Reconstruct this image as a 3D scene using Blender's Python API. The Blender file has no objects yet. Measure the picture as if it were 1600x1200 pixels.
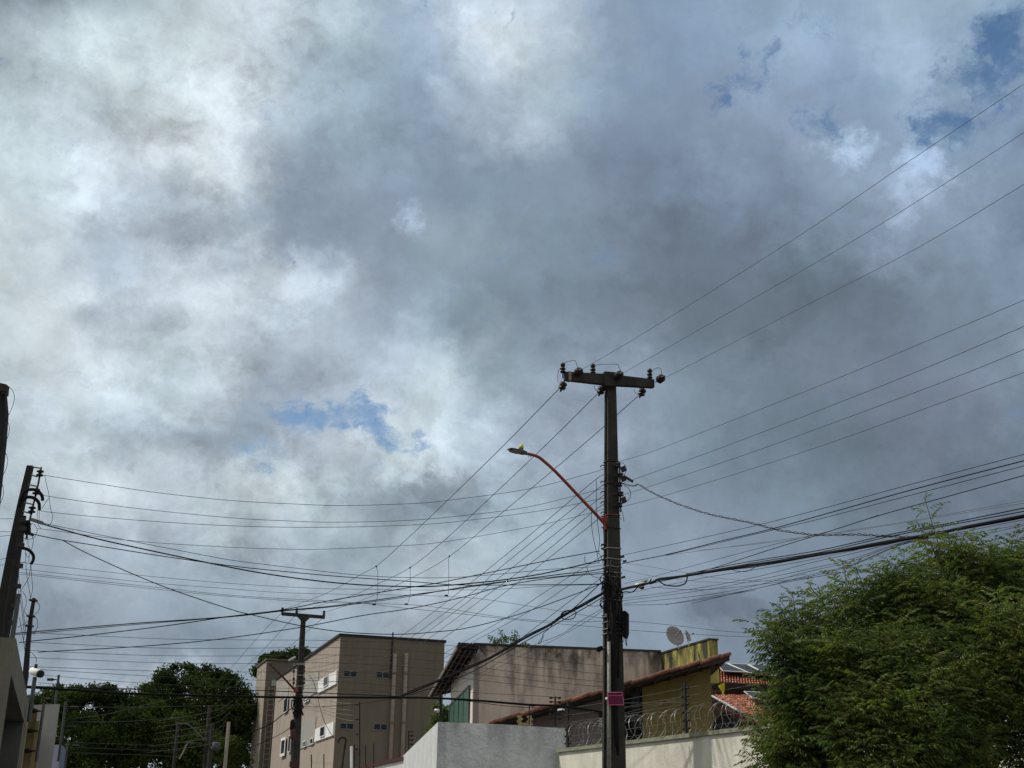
import bpy, math, random
import numpy as np
from mathutils import Vector, Matrix
random.seed(7); rng = np.random.default_rng(7)
S = bpy.context.scene
COL = S.collection
R_ = math.radians
# ---------------------------------------------------------------- camera
CAMZ = 1.6
FPX = 2000.0                       # focal length for a 1600 px wide picture
zc = Vector((80, 5555, -2000)).normalized()
yc = (Vector((0, 0, -1)) - zc * Vector((0, 0, -1)).dot(zc)).normalized()
xc = yc.cross(zc)
ROT = Matrix((xc, yc, zc))
cam_data = bpy.data.cameras.new('camera'); cam = bpy.data.objects.new('camera', cam_data); COL.objects.link(cam)
cam_data.sensor_width = 36; cam_data.lens = 36 * FPX / 1600; cam_data.clip_start = .05; cam_data.clip_end = 3000
cam.matrix_world = Matrix.Translation((0, 0, CAMZ)) @ ROT.to_4x4()
S.camera = cam

def ray(px, py):
    return ROT @ Vector(((px - 800) / FPX, (600 - py) / FPX, -1))
def P(px, py, Y):
    """point of the place seen in direction (px,py), Y metres ahead"""
    d = ray(px, py); t = Y / d.y
    return Vector((d.x * t, Y, CAMZ + d.z * t))
def azel(px, py):
    d = ray(px, py).normalized()
    return math.degrees(math.atan2(d.x, d.y)), math.degrees(math.asin(d.z))

# ---------------------------------------------------------------- light
SUN_AZ, SUN_EL = -78.0, 50.0
S.view_settings.view_transform = 'Standard'; S.view_settings.look = 'None'
S.view_settings.exposure = 0; S.view_settings.gamma = 1; S.view_settings.use_curve_mapping = False
sd = bpy.data.lights.new('sun', 'SUN'); sd.energy = 3.2; sd.angle = R_(.9); sd.color = (1, .95, .87)
so = bpy.data.objects.new('sun', sd); COL.objects.link(so)
sv = Vector((math.sin(R_(SUN_AZ)) * math.cos(R_(SUN_EL)), math.cos(R_(SUN_AZ)) * math.cos(R_(SUN_EL)), math.sin(R_(SUN_EL))))
so.rotation_euler = sv.to_track_quat('Z', 'Y').to_euler(); so.location = (-20, 5, 30)

W = bpy.data.worlds.new('World'); S.world = W; W.use_nodes = True
nt = W.node_tree; nt.nodes.clear(); NN, LL = nt.nodes, nt.links
def lin(c):
    c = c / 255
    return c / 12.92 if c <= .04045 else ((c + .055) / 1.055) ** 2.4
def wn(t, **k):
    n = NN.new(t)
    for a, b in k.items(): setattr(n, a, b)
    return n
def setin(n, i, v):
    if hasattr(v, 'links') or isinstance(v, bpy.types.NodeSocket): LL.new(v, n.inputs[i])
    elif v is not None: n.inputs[i].default_value = v
def M(op, a, b=None, c=None, clamp=False):
    n = wn('ShaderNodeMath', operation=op, use_clamp=clamp)
    setin(n, 0, a); setin(n, 1, b); setin(n, 2, c)
    return n.outputs[0]
def V(op, a, b=None, out=0):
    n = wn('ShaderNodeVectorMath', operation=op); setin(n, 0, a); setin(n, 1, b)
    return n.outputs[out]
def noise(vec, scale, detail=8, rough=.55, dist=0, col=False, lac=2.0):
    n = wn('ShaderNodeTexNoise'); setin(n, 'Vector', vec)
    n.inputs['Scale'].default_value = scale; n.inputs['Detail'].default_value = detail
    n.inputs['Roughness'].default_value = rough; n.inputs['Distortion'].default_value = dist; n.inputs['Lacunarity'].default_value = lac
    return n.outputs['Color' if col else 0]
def smooth(x, a, b, lo=0., hi=1.):
    n = wn('ShaderNodeMapRange', interpolation_type='SMOOTHSTEP'); setin(n, 0, x)
    n.inputs[1].default_value = a; n.inputs[2].default_value = b; n.inputs[3].default_value = lo; n.inputs[4].default_value = hi
    return n.outputs[0]
def mixc(f, a, b, t='MIX'):
    n = wn('ShaderNodeMixRGB', blend_type=t); setin(n, 0, f); setin(n, 1, a); setin(n, 2, b)
    return n.outputs[0]
tc = wn('ShaderNodeTexCoord'); D = tc.outputs['Generated']
sp = wn('ShaderNodeSeparateXYZ'); LL.new(D, sp.inputs[0])
AZ = M('MULTIPLY', M('ARCTAN2', sp.outputs[0], sp.outputs[1]), 57.2958)
EL = M('MULTIPLY', M('ARCSINE', sp.outputs[2]), 57.2958)
flat = V('MULTIPLY', D, (1, 1, 1.15))
# slow + quick warp of the cloud map so that its edges are ragged
w1 = V('SUBTRACT', noise(flat, 7, 9, .62, col=True), (.5, .5, .5))
w2 = V('SUBTRACT', noise(flat, 26, 7, .65, col=True), (.5, .5, .5))
w3 = V('SUBTRACT', noise(flat, 90, 6, .65, col=True), (.5, .5, .5))
wsum = V('ADD', V('MULTIPLY', w1, (9, 7, 0)), V('MULTIPLY', w2, (4.5, 3.4, 0)))
cb = wn('ShaderNodeCombineXYZ'); LL.new(AZ, cb.inputs[0]); LL.new(EL, cb.inputs[1])
AE = cb.outputs[0]; AEW = V('ADD', AE, wsum)
sw = wn('ShaderNodeSeparateXYZ'); LL.new(AEW, sw.inputs[0]); AZW, ELW = sw.outputs[0], sw.outputs[1]
LUM = np.array([
 [85,147,190,216,185,189,155,188,199,169,140,159,156,167,161,195,163],
 [164,231,181,218,231,211,174,106,243,157,124,143,173,157,148,197,125],
 [204,184,192,246,90,129,155,144,164,168,149,165,141,133,126,144,147],
 [195,200,214,255,147,185,132,148,125,151,139,128,144,193,198,169,112],
 [225,160,70,124,127,138,143,175,138,151,119,119,113,127,114,138,142],
 [208,252,262,262,232,185,148,148,134,139,132,116,117,110,126,134,147],
 [198,195,114,152,144,163,166,199,162,153,141,122,131,118,125,129,158],
 [108,214,203,156,143,168,214,173,148,164,144,127,119,115,108,111,120],
 [212,221,195,163,231,179,165,140,174,139,152,127,140,125,113,108,126],
 [119,145,168,149,155,177,148,198,156,156,144,155,144,119,134,114,102],
 [139,166,161,135,134,150,179,179,142,140,151,136,124,120,126,111,110],
 [155,175,232,173,180,154,153,159,148,140,144,130,123,118,128,103,111],
 [169,131,188,158,163,153,164,164,161,158,145,138,129,123,129,131,107]], float)
def lum_at(px, py):
    x = min(max(px / 100, 0), 15.999); y = min(max(py / 100, 0), 11.999)
    i, j = int(x), int(y); a, b = x - i, y - j
    return (LUM[j, i] * (1 - a) + LUM[j, i + 1] * a) * (1 - b) + (LUM[j + 1, i] * (1 - a) + LUM[j + 1, i + 1] * a) * b
def px_of(az, el):
    d = Vector((math.sin(R_(az)) * math.cos(R_(el)), math.cos(R_(az)) * math.cos(R_(el)), math.sin(R_(el))))
    c = ROT.transposed() @ d
    return 800 + FPX * c.x / -c.z, 600 - FPX * c.y / -c.z
AZ0, AZ1, NAZ = -27., 27., 19
els = [3, 5.5, 8, 11, 14, 17, 20, 23, 26, 29, 32, 35, 38]
tt = wn('ShaderNodeMapRange'); setin(tt, 0, AZW); tt.inputs[1].default_value = AZ0; tt.inputs[2].default_value = AZ1; TX = tt.outputs[0]
acc = None
for k, e in enumerate(els):
    r = wn('ShaderNodeValToRGB'); LL.new(TX, r.inputs[0]); r.color_ramp.interpolation = 'B_SPLINE'
    el_ = r.color_ramp.elements
    while len(el_) < NAZ: el_.new(.5)
    for i in range(NAZ): el_[i].position = i / (NAZ - 1)
    for i in range(NAZ):
        az = AZ0 + (AZ1 - AZ0) * i / (NAZ - 1); px, py = px_of(az, e)
        g = lum_at(px, py); g = 158 + (g - 158) * 1.12 + 4 + 5 * (py > 560)
        q = min(max(px / 1600, 0), 1); bright = min(max((g - 150) / 75, 0), 1)
        tr = q * min(max((500 - py) / 500, 0), 1); rr = g * ((.90 - .01 * q - .06 * tr) * (1 - bright) + .95 * bright); bb = g * ((1.085 + .04 * q + .08 * tr) * (1 - bright) + 1.015 * bright)
        el_[i].color = (lin(rr), lin(g), lin(min(bb, 250)), 1)
    if acc is None: acc = r.outputs[0]
    else: acc = mixc(smooth(ELW, els[k - 1], e), acc, r.outputs[0])
# beyond the part of the sky that the photograph shows: an even cloud deck, made brighter to lift the shaded walls
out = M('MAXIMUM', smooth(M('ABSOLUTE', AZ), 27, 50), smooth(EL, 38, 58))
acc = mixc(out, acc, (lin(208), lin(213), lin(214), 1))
def blob(px, py, rx, ry, vec):
    a, e = azel(px, py)
    v = V('MULTIPLY', V('SUBTRACT', vec, (a, e, 0)), (1 / (rx * .0286), 1 / (ry * .0286), 0))
    return smooth(V('LENGTH', v, out=1), 1, 0)
def total(lst, vec):
    s = None
    for (px, py, rx, ry, k) in lst:
        b = M('MULTIPLY', blob(px, py, rx, ry, vec), k); s = b if s is None else M('ADD', s, b)
    return s
# cloud relief
AES = V('ADD', AE, V('ADD', V('MULTIPLY', w1, (3, 2.4, 0)), V('ADD', V('MULTIPLY', w2, (5.0, 3.6, 0)), V('MULTIPLY', w3, (1.6, 1.3, 0)))))
# folded (billowy) relief: bright curled rims against soft grey bellies
def lump(px, py, rx, ry, k, soft):
    a, e = azel(px, py); v = V('MULTIPLY', V('SUBTRACT', AES, (a, e, 0)), (1 / (rx * .0286), 1 / (ry * .0286), 0))
    return M('MULTIPLY', smooth(V('LENGTH', v, out=1), 1 + soft, 1 - soft), k)
LUMPS = [(640, 800, 105, 50, -.17, .45), (700, 775, 60, 35, -.14, .3), (430, 580, 110, 45, -.16, .5), (230, 690, 150, 40, -.10, .5), (360, 95, 55, 50, -.14, .4), (235, 190, 90, 40, -.10, .5), (210, 355, 140, 26, -.08, .5),
  (715, 40, 90, 70, .16, .6), (735, 130, 60, 60, .10, .6), (300, 150, 90, 60, .14, .5), (120, 290, 130, 50, .16, .6), (300, 445, 210, 50, .12, .6), (480, 430, 60, 60, .16, .5), (655, 530, 65, 85, .2, .5),
  (740, 680, 55, 60, .14, .5), (160, 635, 115, 38, .16, .35), (820, 860, 90, 50, .14, .6), (1050, 60, 80, 60, .12, .6), (1230, 60, 110, 60, .12, .6), (1150, 960, 60, 22, -.14, .4), (700, 960, 160, 40, .08, .6),
  (1060, 420, 260, 110, -.08, .7), (300, 560, 60, 25, -.08, .5), (130, 990, 130, 50, -.08, .6), (900, 250, 120, 60, -.05, .6), (1350, 90, 120, 80, .10, .6), (520, 60, 70, 60, -.08, .5)]
lum_l = None
for L_ in LUMPS:
    b_ = lump(*L_); lum_l = b_ if lum_l is None else M('ADD', lum_l, b_)
f1 = M('ABSOLUTE', M('SUBTRACT', noise(V('ADD', flat, V('MULTIPLY', w1, (.1, .1, .1))), 9, 9, .6), .5))
f2 = M('ABSOLUTE', M('SUBTRACT', noise(V('ADD', flat, V('MULTIPLY', w2, (.06, .06, .06))), 22, 8, .62), .5))
billow = M('ADD', M('MULTIPLY', M('SUBTRACT', .10, f1), 1.5), M('MULTIPLY', M('SUBTRACT', .10, f2), 1.0))
def vor(vec, scale, sm=.6):
    n = wn('ShaderNodeTexVoronoi', feature='SMOOTH_F1' if sm else 'F1'); setin(n, 'Vector', vec); n.inputs['Scale'].default_value = scale
    if sm: n.inputs['Smoothness'].default_value = sm
    return n.outputs[0]
wv = V('ADD', flat, V('ADD', V('MULTIPLY', w1, (.10, .10, .10)), V('MULTIPLY', w2, (.075, .075, .075))))
puff = M('ADD', M('MULTIPLY', M('SUBTRACT', .42, vor(wv, 9)), .48), M('MULTIPLY', M('SUBTRACT', .42, vor(wv, 21, 0)), .30))
n1 = noise(V('ADD', flat, V('MULTIPLY', w1, (.12, .12, .12))), 13, 11, .58)
n2 = noise(V('ADD', flat, V('MULTIPLY', w2, (.05, .05, .05))), 34, 9, .6)
n3 = noise(flat, 5, 6, .55, dist=.6)
rel = M('ADD', M('ADD', M('MULTIPLY', M('SUBTRACT', n1, .5), .8), M('MULTIPLY', M('SUBTRACT', n2, .5), .42)), M('MULTIPLY', M('SUBTRACT', n3, .5), .3))
bw = wn('ShaderNodeRGBToBW'); LL.new(acc, bw.inputs[0])
amp = smooth(bw.outputs[0], .2, .6, .5, .95)
rel = M('ADD', rel, M('MULTIPLY', billow, smooth(noise(flat, 4, 3), .4, .62, .15, 1.3)))
rel = M('ADD', rel, M('MULTIPLY', puff, smooth(noise(flat, 5, 4), .4, .6, .25, 1.1)))
gain = M('ADD', M('ADD', 1.0, M('MULTIPLY', lum_l, 1.25)), M('MULTIPLY', rel, amp))
spots = total([(1322, 232, 62, 42, .75), (1445, 262, 52, 66, .85), (1410, 318, 40, 50, .4), (648, 345, 34, 48, .55), (140, 290, 60, 60, .2), (265, 590, 60, 70, .0),
               (470, 440, 60, 70, .22), (640, 520, 80, 60, .2), (1430, 100, 140, 90, .16), (180, 640, 110, 50, .12)], AES)
gain = M('ADD', gain, M('MULTIPLY', spots, M('ADD', .55, M('MULTIPLY', n2, .9))))
tint = mixc(smooth(noise(flat, 6, 4), .38, .62), (.98, 1.01, 1.0, 1), (1.012, .995, 1.015, 1))
acc = mixc(1.0, acc, tint, 'MULTIPLY')
cloud = V('SCALE', acc, None); cn = cloud.node; LL.new(gain, cn.inputs['Scale'])
# the gaps, with the clear sky in them
skyt = wn('ShaderNodeTexSky', sky_type='NISHITA', sun_disc=False)
skyt.sun_elevation = R_(SUN_EL); skyt.sun_rotation = R_(SUN_AZ); skyt.air_density = 1.0; skyt.dust_density = .6; skyt.ozone_density = 2
blue = V('SCALE', V('MULTIPLY', skyt.outputs[0], (.84, .99, 1.04)), None); LL.new(M('ADD', .10, 0), blue.node.inputs['Scale'])
holes = total([(-5, 85, 50, 50, 1.1), (1122, 150, 70, 45, .8), (1180, 100, 90, 70, .62), (1545, 110, 100, 100, .92), (1600, 40, 80, 80, .8), (1460, 200, 95, 55, .95),
               (1290, 190, 60, 50, .7), (1280, 40, 80, 60, .45), (470, 668, 100, 50, .8), (560, 652, 110, 50, .92), (625, 690, 80, 40, .75), (400, 715, 80, 35, .62), (445, 396, 26, 20, .7), (675, 30, 60, 60, .35)], AES)
hn = M('ADD', M('MULTIPLY', M('SUBTRACT', n2, .5), 2.0), M('MULTIPLY', M('SUBTRACT', noise(V('ADD', flat, V('MULTIPLY', w2, (.08, .08, .08))), 60, 8, .68), .5), 1.3))
hm = smooth(M('ADD', holes, hn), .2, 1.1)
wisp = smooth(noise(V('ADD', flat, V('MULTIPLY', w1, (.1, .1, .1))), 40, 8, .65), .35, .62, 1.0, .8)
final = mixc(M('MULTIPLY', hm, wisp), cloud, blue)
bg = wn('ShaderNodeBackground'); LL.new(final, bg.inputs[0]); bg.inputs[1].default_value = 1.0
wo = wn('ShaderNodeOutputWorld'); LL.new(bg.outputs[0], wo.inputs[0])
W.cycles.sampling_method = 'MANUAL'; W.cycles.sample_map_resolution = 512

# ---------------------------------------------------------------- materials
def material(name, c1, c2=None, scale=4., rough=.85, bump=.0, bscale=None, streak=None, metal=0., detail=6, spec=.3, contrast=(.35, .65), trans=None, island=None):
    m = bpy.data.materials.new(name); m.use_nodes = True; t = m.node_tree; N, L = t.nodes, t.links
    b = N['Principled BSDF']; b.inputs['Roughness'].default_value = rough; b.inputs['Metallic'].default_value = metal
    b.inputs['Specular IOR Level'].default_value = spec
    g = N.new('ShaderNodeNewGeometry')
    def nz(vec, s, d=6):
        n = N.new('ShaderNodeTexNoise'); n.inputs['Scale'].default_value = s; n.inputs['Detail'].default_value = d; n.inputs['Roughness'].default_value = .6
        L.new(vec, n.inputs['Vector']); return n.outputs[0]
    def mr(x, a, bb, lo=0., hi=1.):
        n = N.new('ShaderNodeMapRange'); L.new(x, n.inputs[0])
        for i, v in zip((1, 2, 3, 4), (a, bb, lo, hi)): n.inputs[i].default_value = v
        return n.outputs[0]
    def mx(f, a, bb):
        n = N.new('ShaderNodeMixRGB')
        for i, v in enumerate((f, a, bb)):
            if isinstance(v, bpy.types.NodeSocket): L.new(v, n.inputs[i])
            elif i == 0: n.inputs[0].default_value = v
            else: n.inputs[i].default_value = (*v, 1)
        return n.outputs[0]
    pos = g.outputs['Position']; col = None
    if c2 is not None: col = mx(mr(nz(pos, scale, detail), *contrast), c1, c2)
    if island is not None:
        r = N.new('ShaderNodeValToRGB'); L.new(g.outputs['Random Per Island'], r.inputs[0]); e = r.color_ramp.elements
        while len(e) < len(island): e.new(.5)
        for i, c in enumerate(island): e[i].position = i / (len(island) - 1); e[i].color = (*c, 1)
        col = r.outputs[0]
        if c2 is not None:
            n = N.new('ShaderNodeMixRGB'); n.blend_type = 'MULTIPLY'; n.inputs[0].default_value = 1; L.new(col, n.inputs[1])
            vv = mx(mr(nz(pos, scale, 3), *contrast), c1, c2); L.new(vv, n.inputs[2]); col = n.outputs[0]
    if streak is not None:      # dirt that has run down the wall: colour, amount, z range of the dirtiest part
        for sc, amt, z0, z1, zs in streak:
            mp = N.new('ShaderNodeMapping'); mp.inputs['Scale'].default_value = (1, 1, zs); L.new(pos, mp.inputs[0])
            a = mr(nz(mp.outputs[0], 3.2, 8), .38, .62)
            s = N.new('ShaderNodeSeparateXYZ'); L.new(pos, s.inputs[0])
            nn = N.new('ShaderNodeMath'); nn.operation = 'ADD'; L.new(s.outputs[2], nn.inputs[0])
            jit = mr(nz(mp.outputs[0], 1.3, 6), .3, .7, -.5 * abs(z1 - z0), .5 * abs(z1 - z0)); L.new(jit, nn.inputs[1])
            zz = mr(nn.outputs[0], z0, z1)
            k = N.new('ShaderNodeMath'); k.operation = 'MULTIPLY'; L.new(a, k.inputs[0]); L.new(zz, k.inputs[1])
            k2 = N.new('ShaderNodeMath'); k2.operation = 'MULTIPLY'; L.new(k.outputs[0], k2.inputs[0]); k2.inputs[1].default_value = amt
            col = mx(k2.outputs[0], col if col is not None else c1, sc)
    if col is None: b.inputs['Base Color'].default_value = (*c1, 1)
    else: L.new(col, b.inputs['Base Color'])
    if bump:
        bn = N.new('ShaderNodeBump'); bn.inputs['Strength'].default_value = min(bump, 1); bn.inputs['Distance'].default_value = .03 * max(1, bump)
        L.new(nz(pos, bscale or scale * 4, 5), bn.inputs['Height']); L.new(bn.outputs[0], b.inputs['Normal'])
    if trans:
        tr = N.new('ShaderNodeBsdfTranslucent'); ms = N.new('ShaderNodeMixShader'); ms.inputs[0].default_value = trans
        if col is not None:
            hs = N.new('ShaderNodeMixRGB'); hs.blend_type = 'MULTIPLY'; hs.inputs[0].default_value = 1; L.new(col, hs.inputs[1]); hs.inputs[2].default_value = (1.3, 1.5, .5, 1)
            L.new(hs.outputs[0], tr.inputs[0])
        L.new(b.outputs[0], ms.inputs[1]); L.new(tr.outputs[0], ms.inputs[2]); L.new(ms.outputs[0], N['Material Output'].inputs[0])
    return m
MT = dict(
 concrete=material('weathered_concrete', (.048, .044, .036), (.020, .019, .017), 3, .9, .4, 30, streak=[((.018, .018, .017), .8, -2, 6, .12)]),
 darkpole=material('dark_pole', (.018, .017, .016), (.010, .010, .010), 4, .85, .2, 30),
 greypole=material('galvanised_grey_post', (.07, .078, .08), (.045, .05, .055), 6, .7),
 wire=material('bare_aluminium_wire', (.035, .035, .038), rough=.6),
 cable=material('black_cable_sheath', (.010, .010, .011), rough=.9, spec=.08),
 palewire=material('pale_cable', (.10, .095, .09), rough=.7),
 redcable=material('reddish_cable', (.045, .028, .026), rough=.6),
 porcelain=material('brown_porcelain', (.012, .008, .008), rough=.45, spec=.25),
 iron=material('rusted_iron', (.035, .028, .024), (.018, .016, .015), 30, .8),
 steel=material('bright_steel', (.42, .42, .4), rough=.5, metal=.3),
 strap=material('pale_steel_strap', (.26, .25, .22), (.14, .13, .11), 25, .6),
 orange=material('orange_painted_steel', (.30, .045, .018), (.17, .03, .014), 8, .55),
 lampgrey=material('lamp_grey', (.11, .12, .12), rough=.5),
 yellowgreen=material('yellow_green_plastic', (.42, .5, .03), rough=.5),
 pink=material('magenta_print_paper', (.20, .014, .065), (.13, .01, .045), 20, .7),
 pinklight=material('pale_pink_print', (.55, .12, .24), rough=.7),
 ink=material('dark_ink', (.045, .004, .018), rough=.7),
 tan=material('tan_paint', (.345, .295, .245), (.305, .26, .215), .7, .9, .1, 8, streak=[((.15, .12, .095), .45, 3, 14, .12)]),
 tanshade=material('shaded_tan_paint', (.135, .112, .082), (.12, .10, .074), .7, .9, .1, 8, streak=[((.06, .05, .042), .3, 0, 14, .08)]),  # darker copy of the tan: shade of the end walls is in its colour
 greyrender=material('pale_grey_render', (.31, .3, .28), (.27, .26, .24), 1.2, .9),
 white=material('white_paint', (.72, .72, .70), (.62, .62, .6), 2, .8),
 offwhite=material('off_white_render', (.62, .60, .56), (.52, .5, .46), 1.5, .9),
 black=material('near_black_trim', (.014, .013, .013), rough=.8),
 pipe=material('drain_pipe_paint', (.27, .225, .19), (.22, .18, .15), 4, .6),
 glassb=material('dark_window_glass', (.012, .02, .026), rough=.3, spec=.12),
 glassg=material('green_window_glass', (.02, .16, .115), (.012, .10, .075), 2, .15, spec=.6),
 glassl=material('grey_blue_window_glass', (.12, .16, .18), rough=.15, spec=.6),
 alu=material('aluminium_window_frame', (.12, .12, .12), rough=.5),
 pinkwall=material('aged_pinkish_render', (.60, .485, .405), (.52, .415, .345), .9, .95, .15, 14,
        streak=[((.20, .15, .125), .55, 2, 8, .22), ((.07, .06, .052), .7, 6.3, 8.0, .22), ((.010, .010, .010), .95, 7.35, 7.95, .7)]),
 damp=material('damp_blackened_render', (.05, .046, .045), (.025, .024, .024), 2.5, .95, .2, 12),
 yellow=material('mouldy_yellow_paint', (.45, .40, .10), (.32, .28, .06), 2.5, .9, .2, 20,
        streak=[((.030, .030, .02), 1.0, 6.3, 7.3, .25), ((.012, .012, .01), .95, 7.3, 7.8, .6)]),
 olive=material('ochre_yellow_wall', (.175, .135, .042), (.14, .11, .035), 1.2, .9, .1, 10, streak=[((.07, .055, .02), .4, 2, 7, .1)]),
 mauve=material('taupe_house_wall', (.16, .13, .118), (.13, .105, .095), 1, .9, .1, 10),
 brownwall=material('brown_house_wall', (.17, .095, .06), (.13, .075, .05), 1, .9),
 darkdoor=material('dark_green_recess', (.018, .028, .026), (.012, .018, .018), 3, .8),
 tile=material('terracotta_tile', (1, 1, 1), (.62, .6, .58), 9, .85, .2, 40, island=[(.42, .13, .07), (.52, .18, .10), (.30, .10, .06), (.56, .26, .17), (.45, .15, .08)]),
 tileedge=material('terracotta_verge_tile', (.30, .115, .065), (.12, .06, .045), 4, .85, .2, 30, streak=[((.03, .025, .022), .75, 0, 6, 1.)]),
 wood=material('dark_rafter_wood', (.04, .026, .018), (.022, .015, .011), 8, .85),
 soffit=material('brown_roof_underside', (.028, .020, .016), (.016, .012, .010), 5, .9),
 greywall=material('rough_cast_grey_white', (.60, .61, .60), (.53, .54, .535), 1.6, .95, 1.6, 9, streak=[((.20, .20, .20), .6, 3.5, 4.2, .2), ((.28, .28, .27), .4, 0, 4, .6)]),
 greyside=material('painted_block_wall', (.58, .59, .58), (.48, .49, .48), 1.2, .9, .5, 5, streak=[((.3, .3, .29), .4, 2, 4.2, .2)]),
 cream=material('cream_render', (.72, .69, .58), (.60, .575, .49), .8, .92, .3, 16, streak=[((.30, .29, .24), .45, 2.4, 3.7, .16), ((.40, .37, .30), .4, 0, 3, .5)]),
 coping=material('mossy_coping', (.26, .26, .19), (.17, .17, .12), 5, .9, .3, 25),
 gatewall=material('olive_beige_concrete', (.145, .138, .105), (.115, .11, .085), 1.6, .9, .3, 14, streak=[((.07, .07, .055), .5, 1.5, 3.4, .15)]),
 gateinner=material('grey_inner_wall', (.10, .10, .085), (.08, .08, .07), 2, .9),
 gateyellow=material('pale_yellow_wall', (.34, .25, .12), (.22, .16, .08), 3, .9, .2, 12, streak=[((.06, .04, .02), .8, 0, 3.2, .2)]),
 bluewall=material('blue_grey_wall', (.12, .14, .2), (.1, .12, .17), 3, .9),
 redcap=material('dark_red_coping', (.075, .022, .018), (.05, .02, .016), 6, .8),
 brick=material('yellow_brick', (.42, .33, .17), (.26, .19, .09), 14, .9, .4, 60),
 panel=material('solar_cell_glass', (.025, .03, .042), (.02, .025, .034), 5, .5, spec=.15),
 mesh=material('grey_dish_metal', (.22, .205, .2), (.18, .165, .16), 9, .6),
 razor=material('galvanised_razor_wire', (.30, .30, .29), (.17, .165, .15), 12, .45, metal=.5),
 kite=material('yellow_plastic', (.62, .52, .03), (.5, .4, .02), 8, .6, trans=.3),
 asphalt=material('asphalt', (.05, .05, .05), (.035, .035, .036), 3, .95, .4, 60),
 pave=material('concrete_pavement', (.25, .24, .22), (.19, .185, .17), 2, .95, .3, 30),
 soil=material('dusty_soil', (.17, .13, .09), (.12, .095, .07), .7, .95, .4, 8),
 bark=material('bark', (.05, .038, .028), (.03, .024, .018), 9, .9, .5, 40),
 leaf=material('neem_leaf', (1.2, 1.15, 1.0), (.44, .54, .55), 1.7, .6, spec=.2, trans=.38,
        island=[(.056, .100, .024), (.10, .140, .030), (.040, .082, .034), (.145, .165, .045), (.070, .115, .024), (.18, .145, .06), (.055, .095, .030), (.12, .145, .045)]),
 farleaf=material('far_tree_leaf', (1, 1, 1), (.35, .4, .4), .22, .9, spec=.05, trans=.2, contrast=(.4, .6),
        island=[(.034, .060, .014), (.055, .082, .020), (.024, .046, .014), (.075, .085, .024), (.042, .066, .016)]),
 young=material('light_green_leaf', (.09, .13, .045), (.05, .085, .03), 8, .6, trans=.3),
)

# ---------------------------------------------------------------- mesh building
ROOT = {}
class MB:
    def __init__(s): s.v = []; s.f = []
    def add(s, vs, fs):
        o = len(s.v); s.v += [tuple(v) for v in vs]; s.f += [tuple(i + o for i in f) for f in fs]; return s
    def box(s, c, a, b, h):
        """c centre, a b h half-axis vectors"""
        c, a, b, h = Vector(c), Vector(a), Vector(b), Vector(h)
        vs = [c + i * a + j * b + k * h for k in (-1, 1) for j in (-1, 1) for i in (-1, 1)]
        return s.add(vs, [(0, 2, 3, 1), (4, 5, 7, 6), (0, 1, 5, 4), (2, 6, 7, 3), (0, 4, 6, 2), (1, 3, 7, 5)])
    def prism(s, poly, off):
        off = Vector(off); n = len(poly); vs = [Vector(p) for p in poly] + [Vector(p) + off for p in poly]
        return s.add(vs, [tuple(range(n)), tuple(range(2 * n - 1, n - 1, -1))] + [(i, i + n, (i + 1) % n + n, (i + 1) % n) for i in range(n)])
    def tube(s, pts, r, n=6, cap=True):
        pts = [Vector(p) for p in pts]; m = len(pts); rs = r if isinstance(r, (list, tuple)) else [r] * m
        vs = []; prev = None
        for i, p in enumerate(pts):
            t = (pts[min(i + 1, m - 1)] - pts[max(i - 1, 0)]).normalized()
            if prev is None:
                a = t.cross(Vector((0, 0, 1)));
                if a.length < .05: a = t.cross(Vector((1, 0, 0)))
            else: a = prev - t * prev.dot(t)
            a.normalize(); prev = a; b = t.cross(a)
            for k in range(n):
                q = 2 * math.pi * k / n; vs.append(p + (a * math.cos(q) + b * math.sin(q)) * rs[i])
        fs = [(i * n + k, i * n + (k + 1) % n, (i + 1) * n + (k + 1) % n, (i + 1) * n + k) for i in range(m - 1) for k in range(n)]
        if cap: fs += [tuple(range(n - 1, -1, -1)), tuple((m - 1) * n + k for k in range(n))]
        return s.add(vs, fs)
    def lathe(s, base, axis, prof, n=12):
        base, axis = Vector(base), Vector(axis).normalized()
        return s.tube_prof(base, axis, prof, n)
    def tube_prof(s, base, axis, prof, n):
        a = axis.cross(Vector((.31, .2, .93))).normalized(); b = axis.cross(a); vs = []
        for (r, h) in prof:
            for k in range(n):
                q = 2 * math.pi * k / n; vs.append(base + axis * h + (a * math.cos(q) + b * math.sin(q)) * r)
        m = len(prof)
        fs = [(i * n + k, i * n + (k + 1) % n, (i + 1) * n + (k + 1) % n, (i + 1) * n + k) for i in range(m - 1) for k in range(n)]
        fs += [tuple(range(n - 1, -1, -1)), tuple((m - 1) * n + k for k in range(n))]
        return s.add(vs, fs)
    def build(s, name, mat, parent=None, smooth_=False, kind=None, label=None):
        me = bpy.data.meshes.new(name)
        if parent is not None: o0 = ROOT[parent.name]
        else:
            a = np.array(s.v); o0 = Vector((a[:, 0].mean(), a[:, 1].mean(), a[:, 2].min()))
        me.from_pydata([(x - o0[0], y - o0[1], z - o0[2]) for x, y, z in s.v], [], s.f)
        me.materials.append(MT[mat] if isinstance(mat, str) else mat)
        if smooth_: me.polygons.foreach_set('use_smooth', [True] * len(me.polygons))
        o = bpy.data.objects.new(name, me); COL.objects.link(o)
        if parent is not None: o.parent = parent
        else: o.location = o0
        ROOT[o.name] = o0
        if kind: o['kind'] = kind
        if label: o['label'] = label
        return o
def tag(o, label, cat, group=None):
    o['label'] = label; o['category'] = cat
    if group: o['group'] = group
    return o
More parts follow.
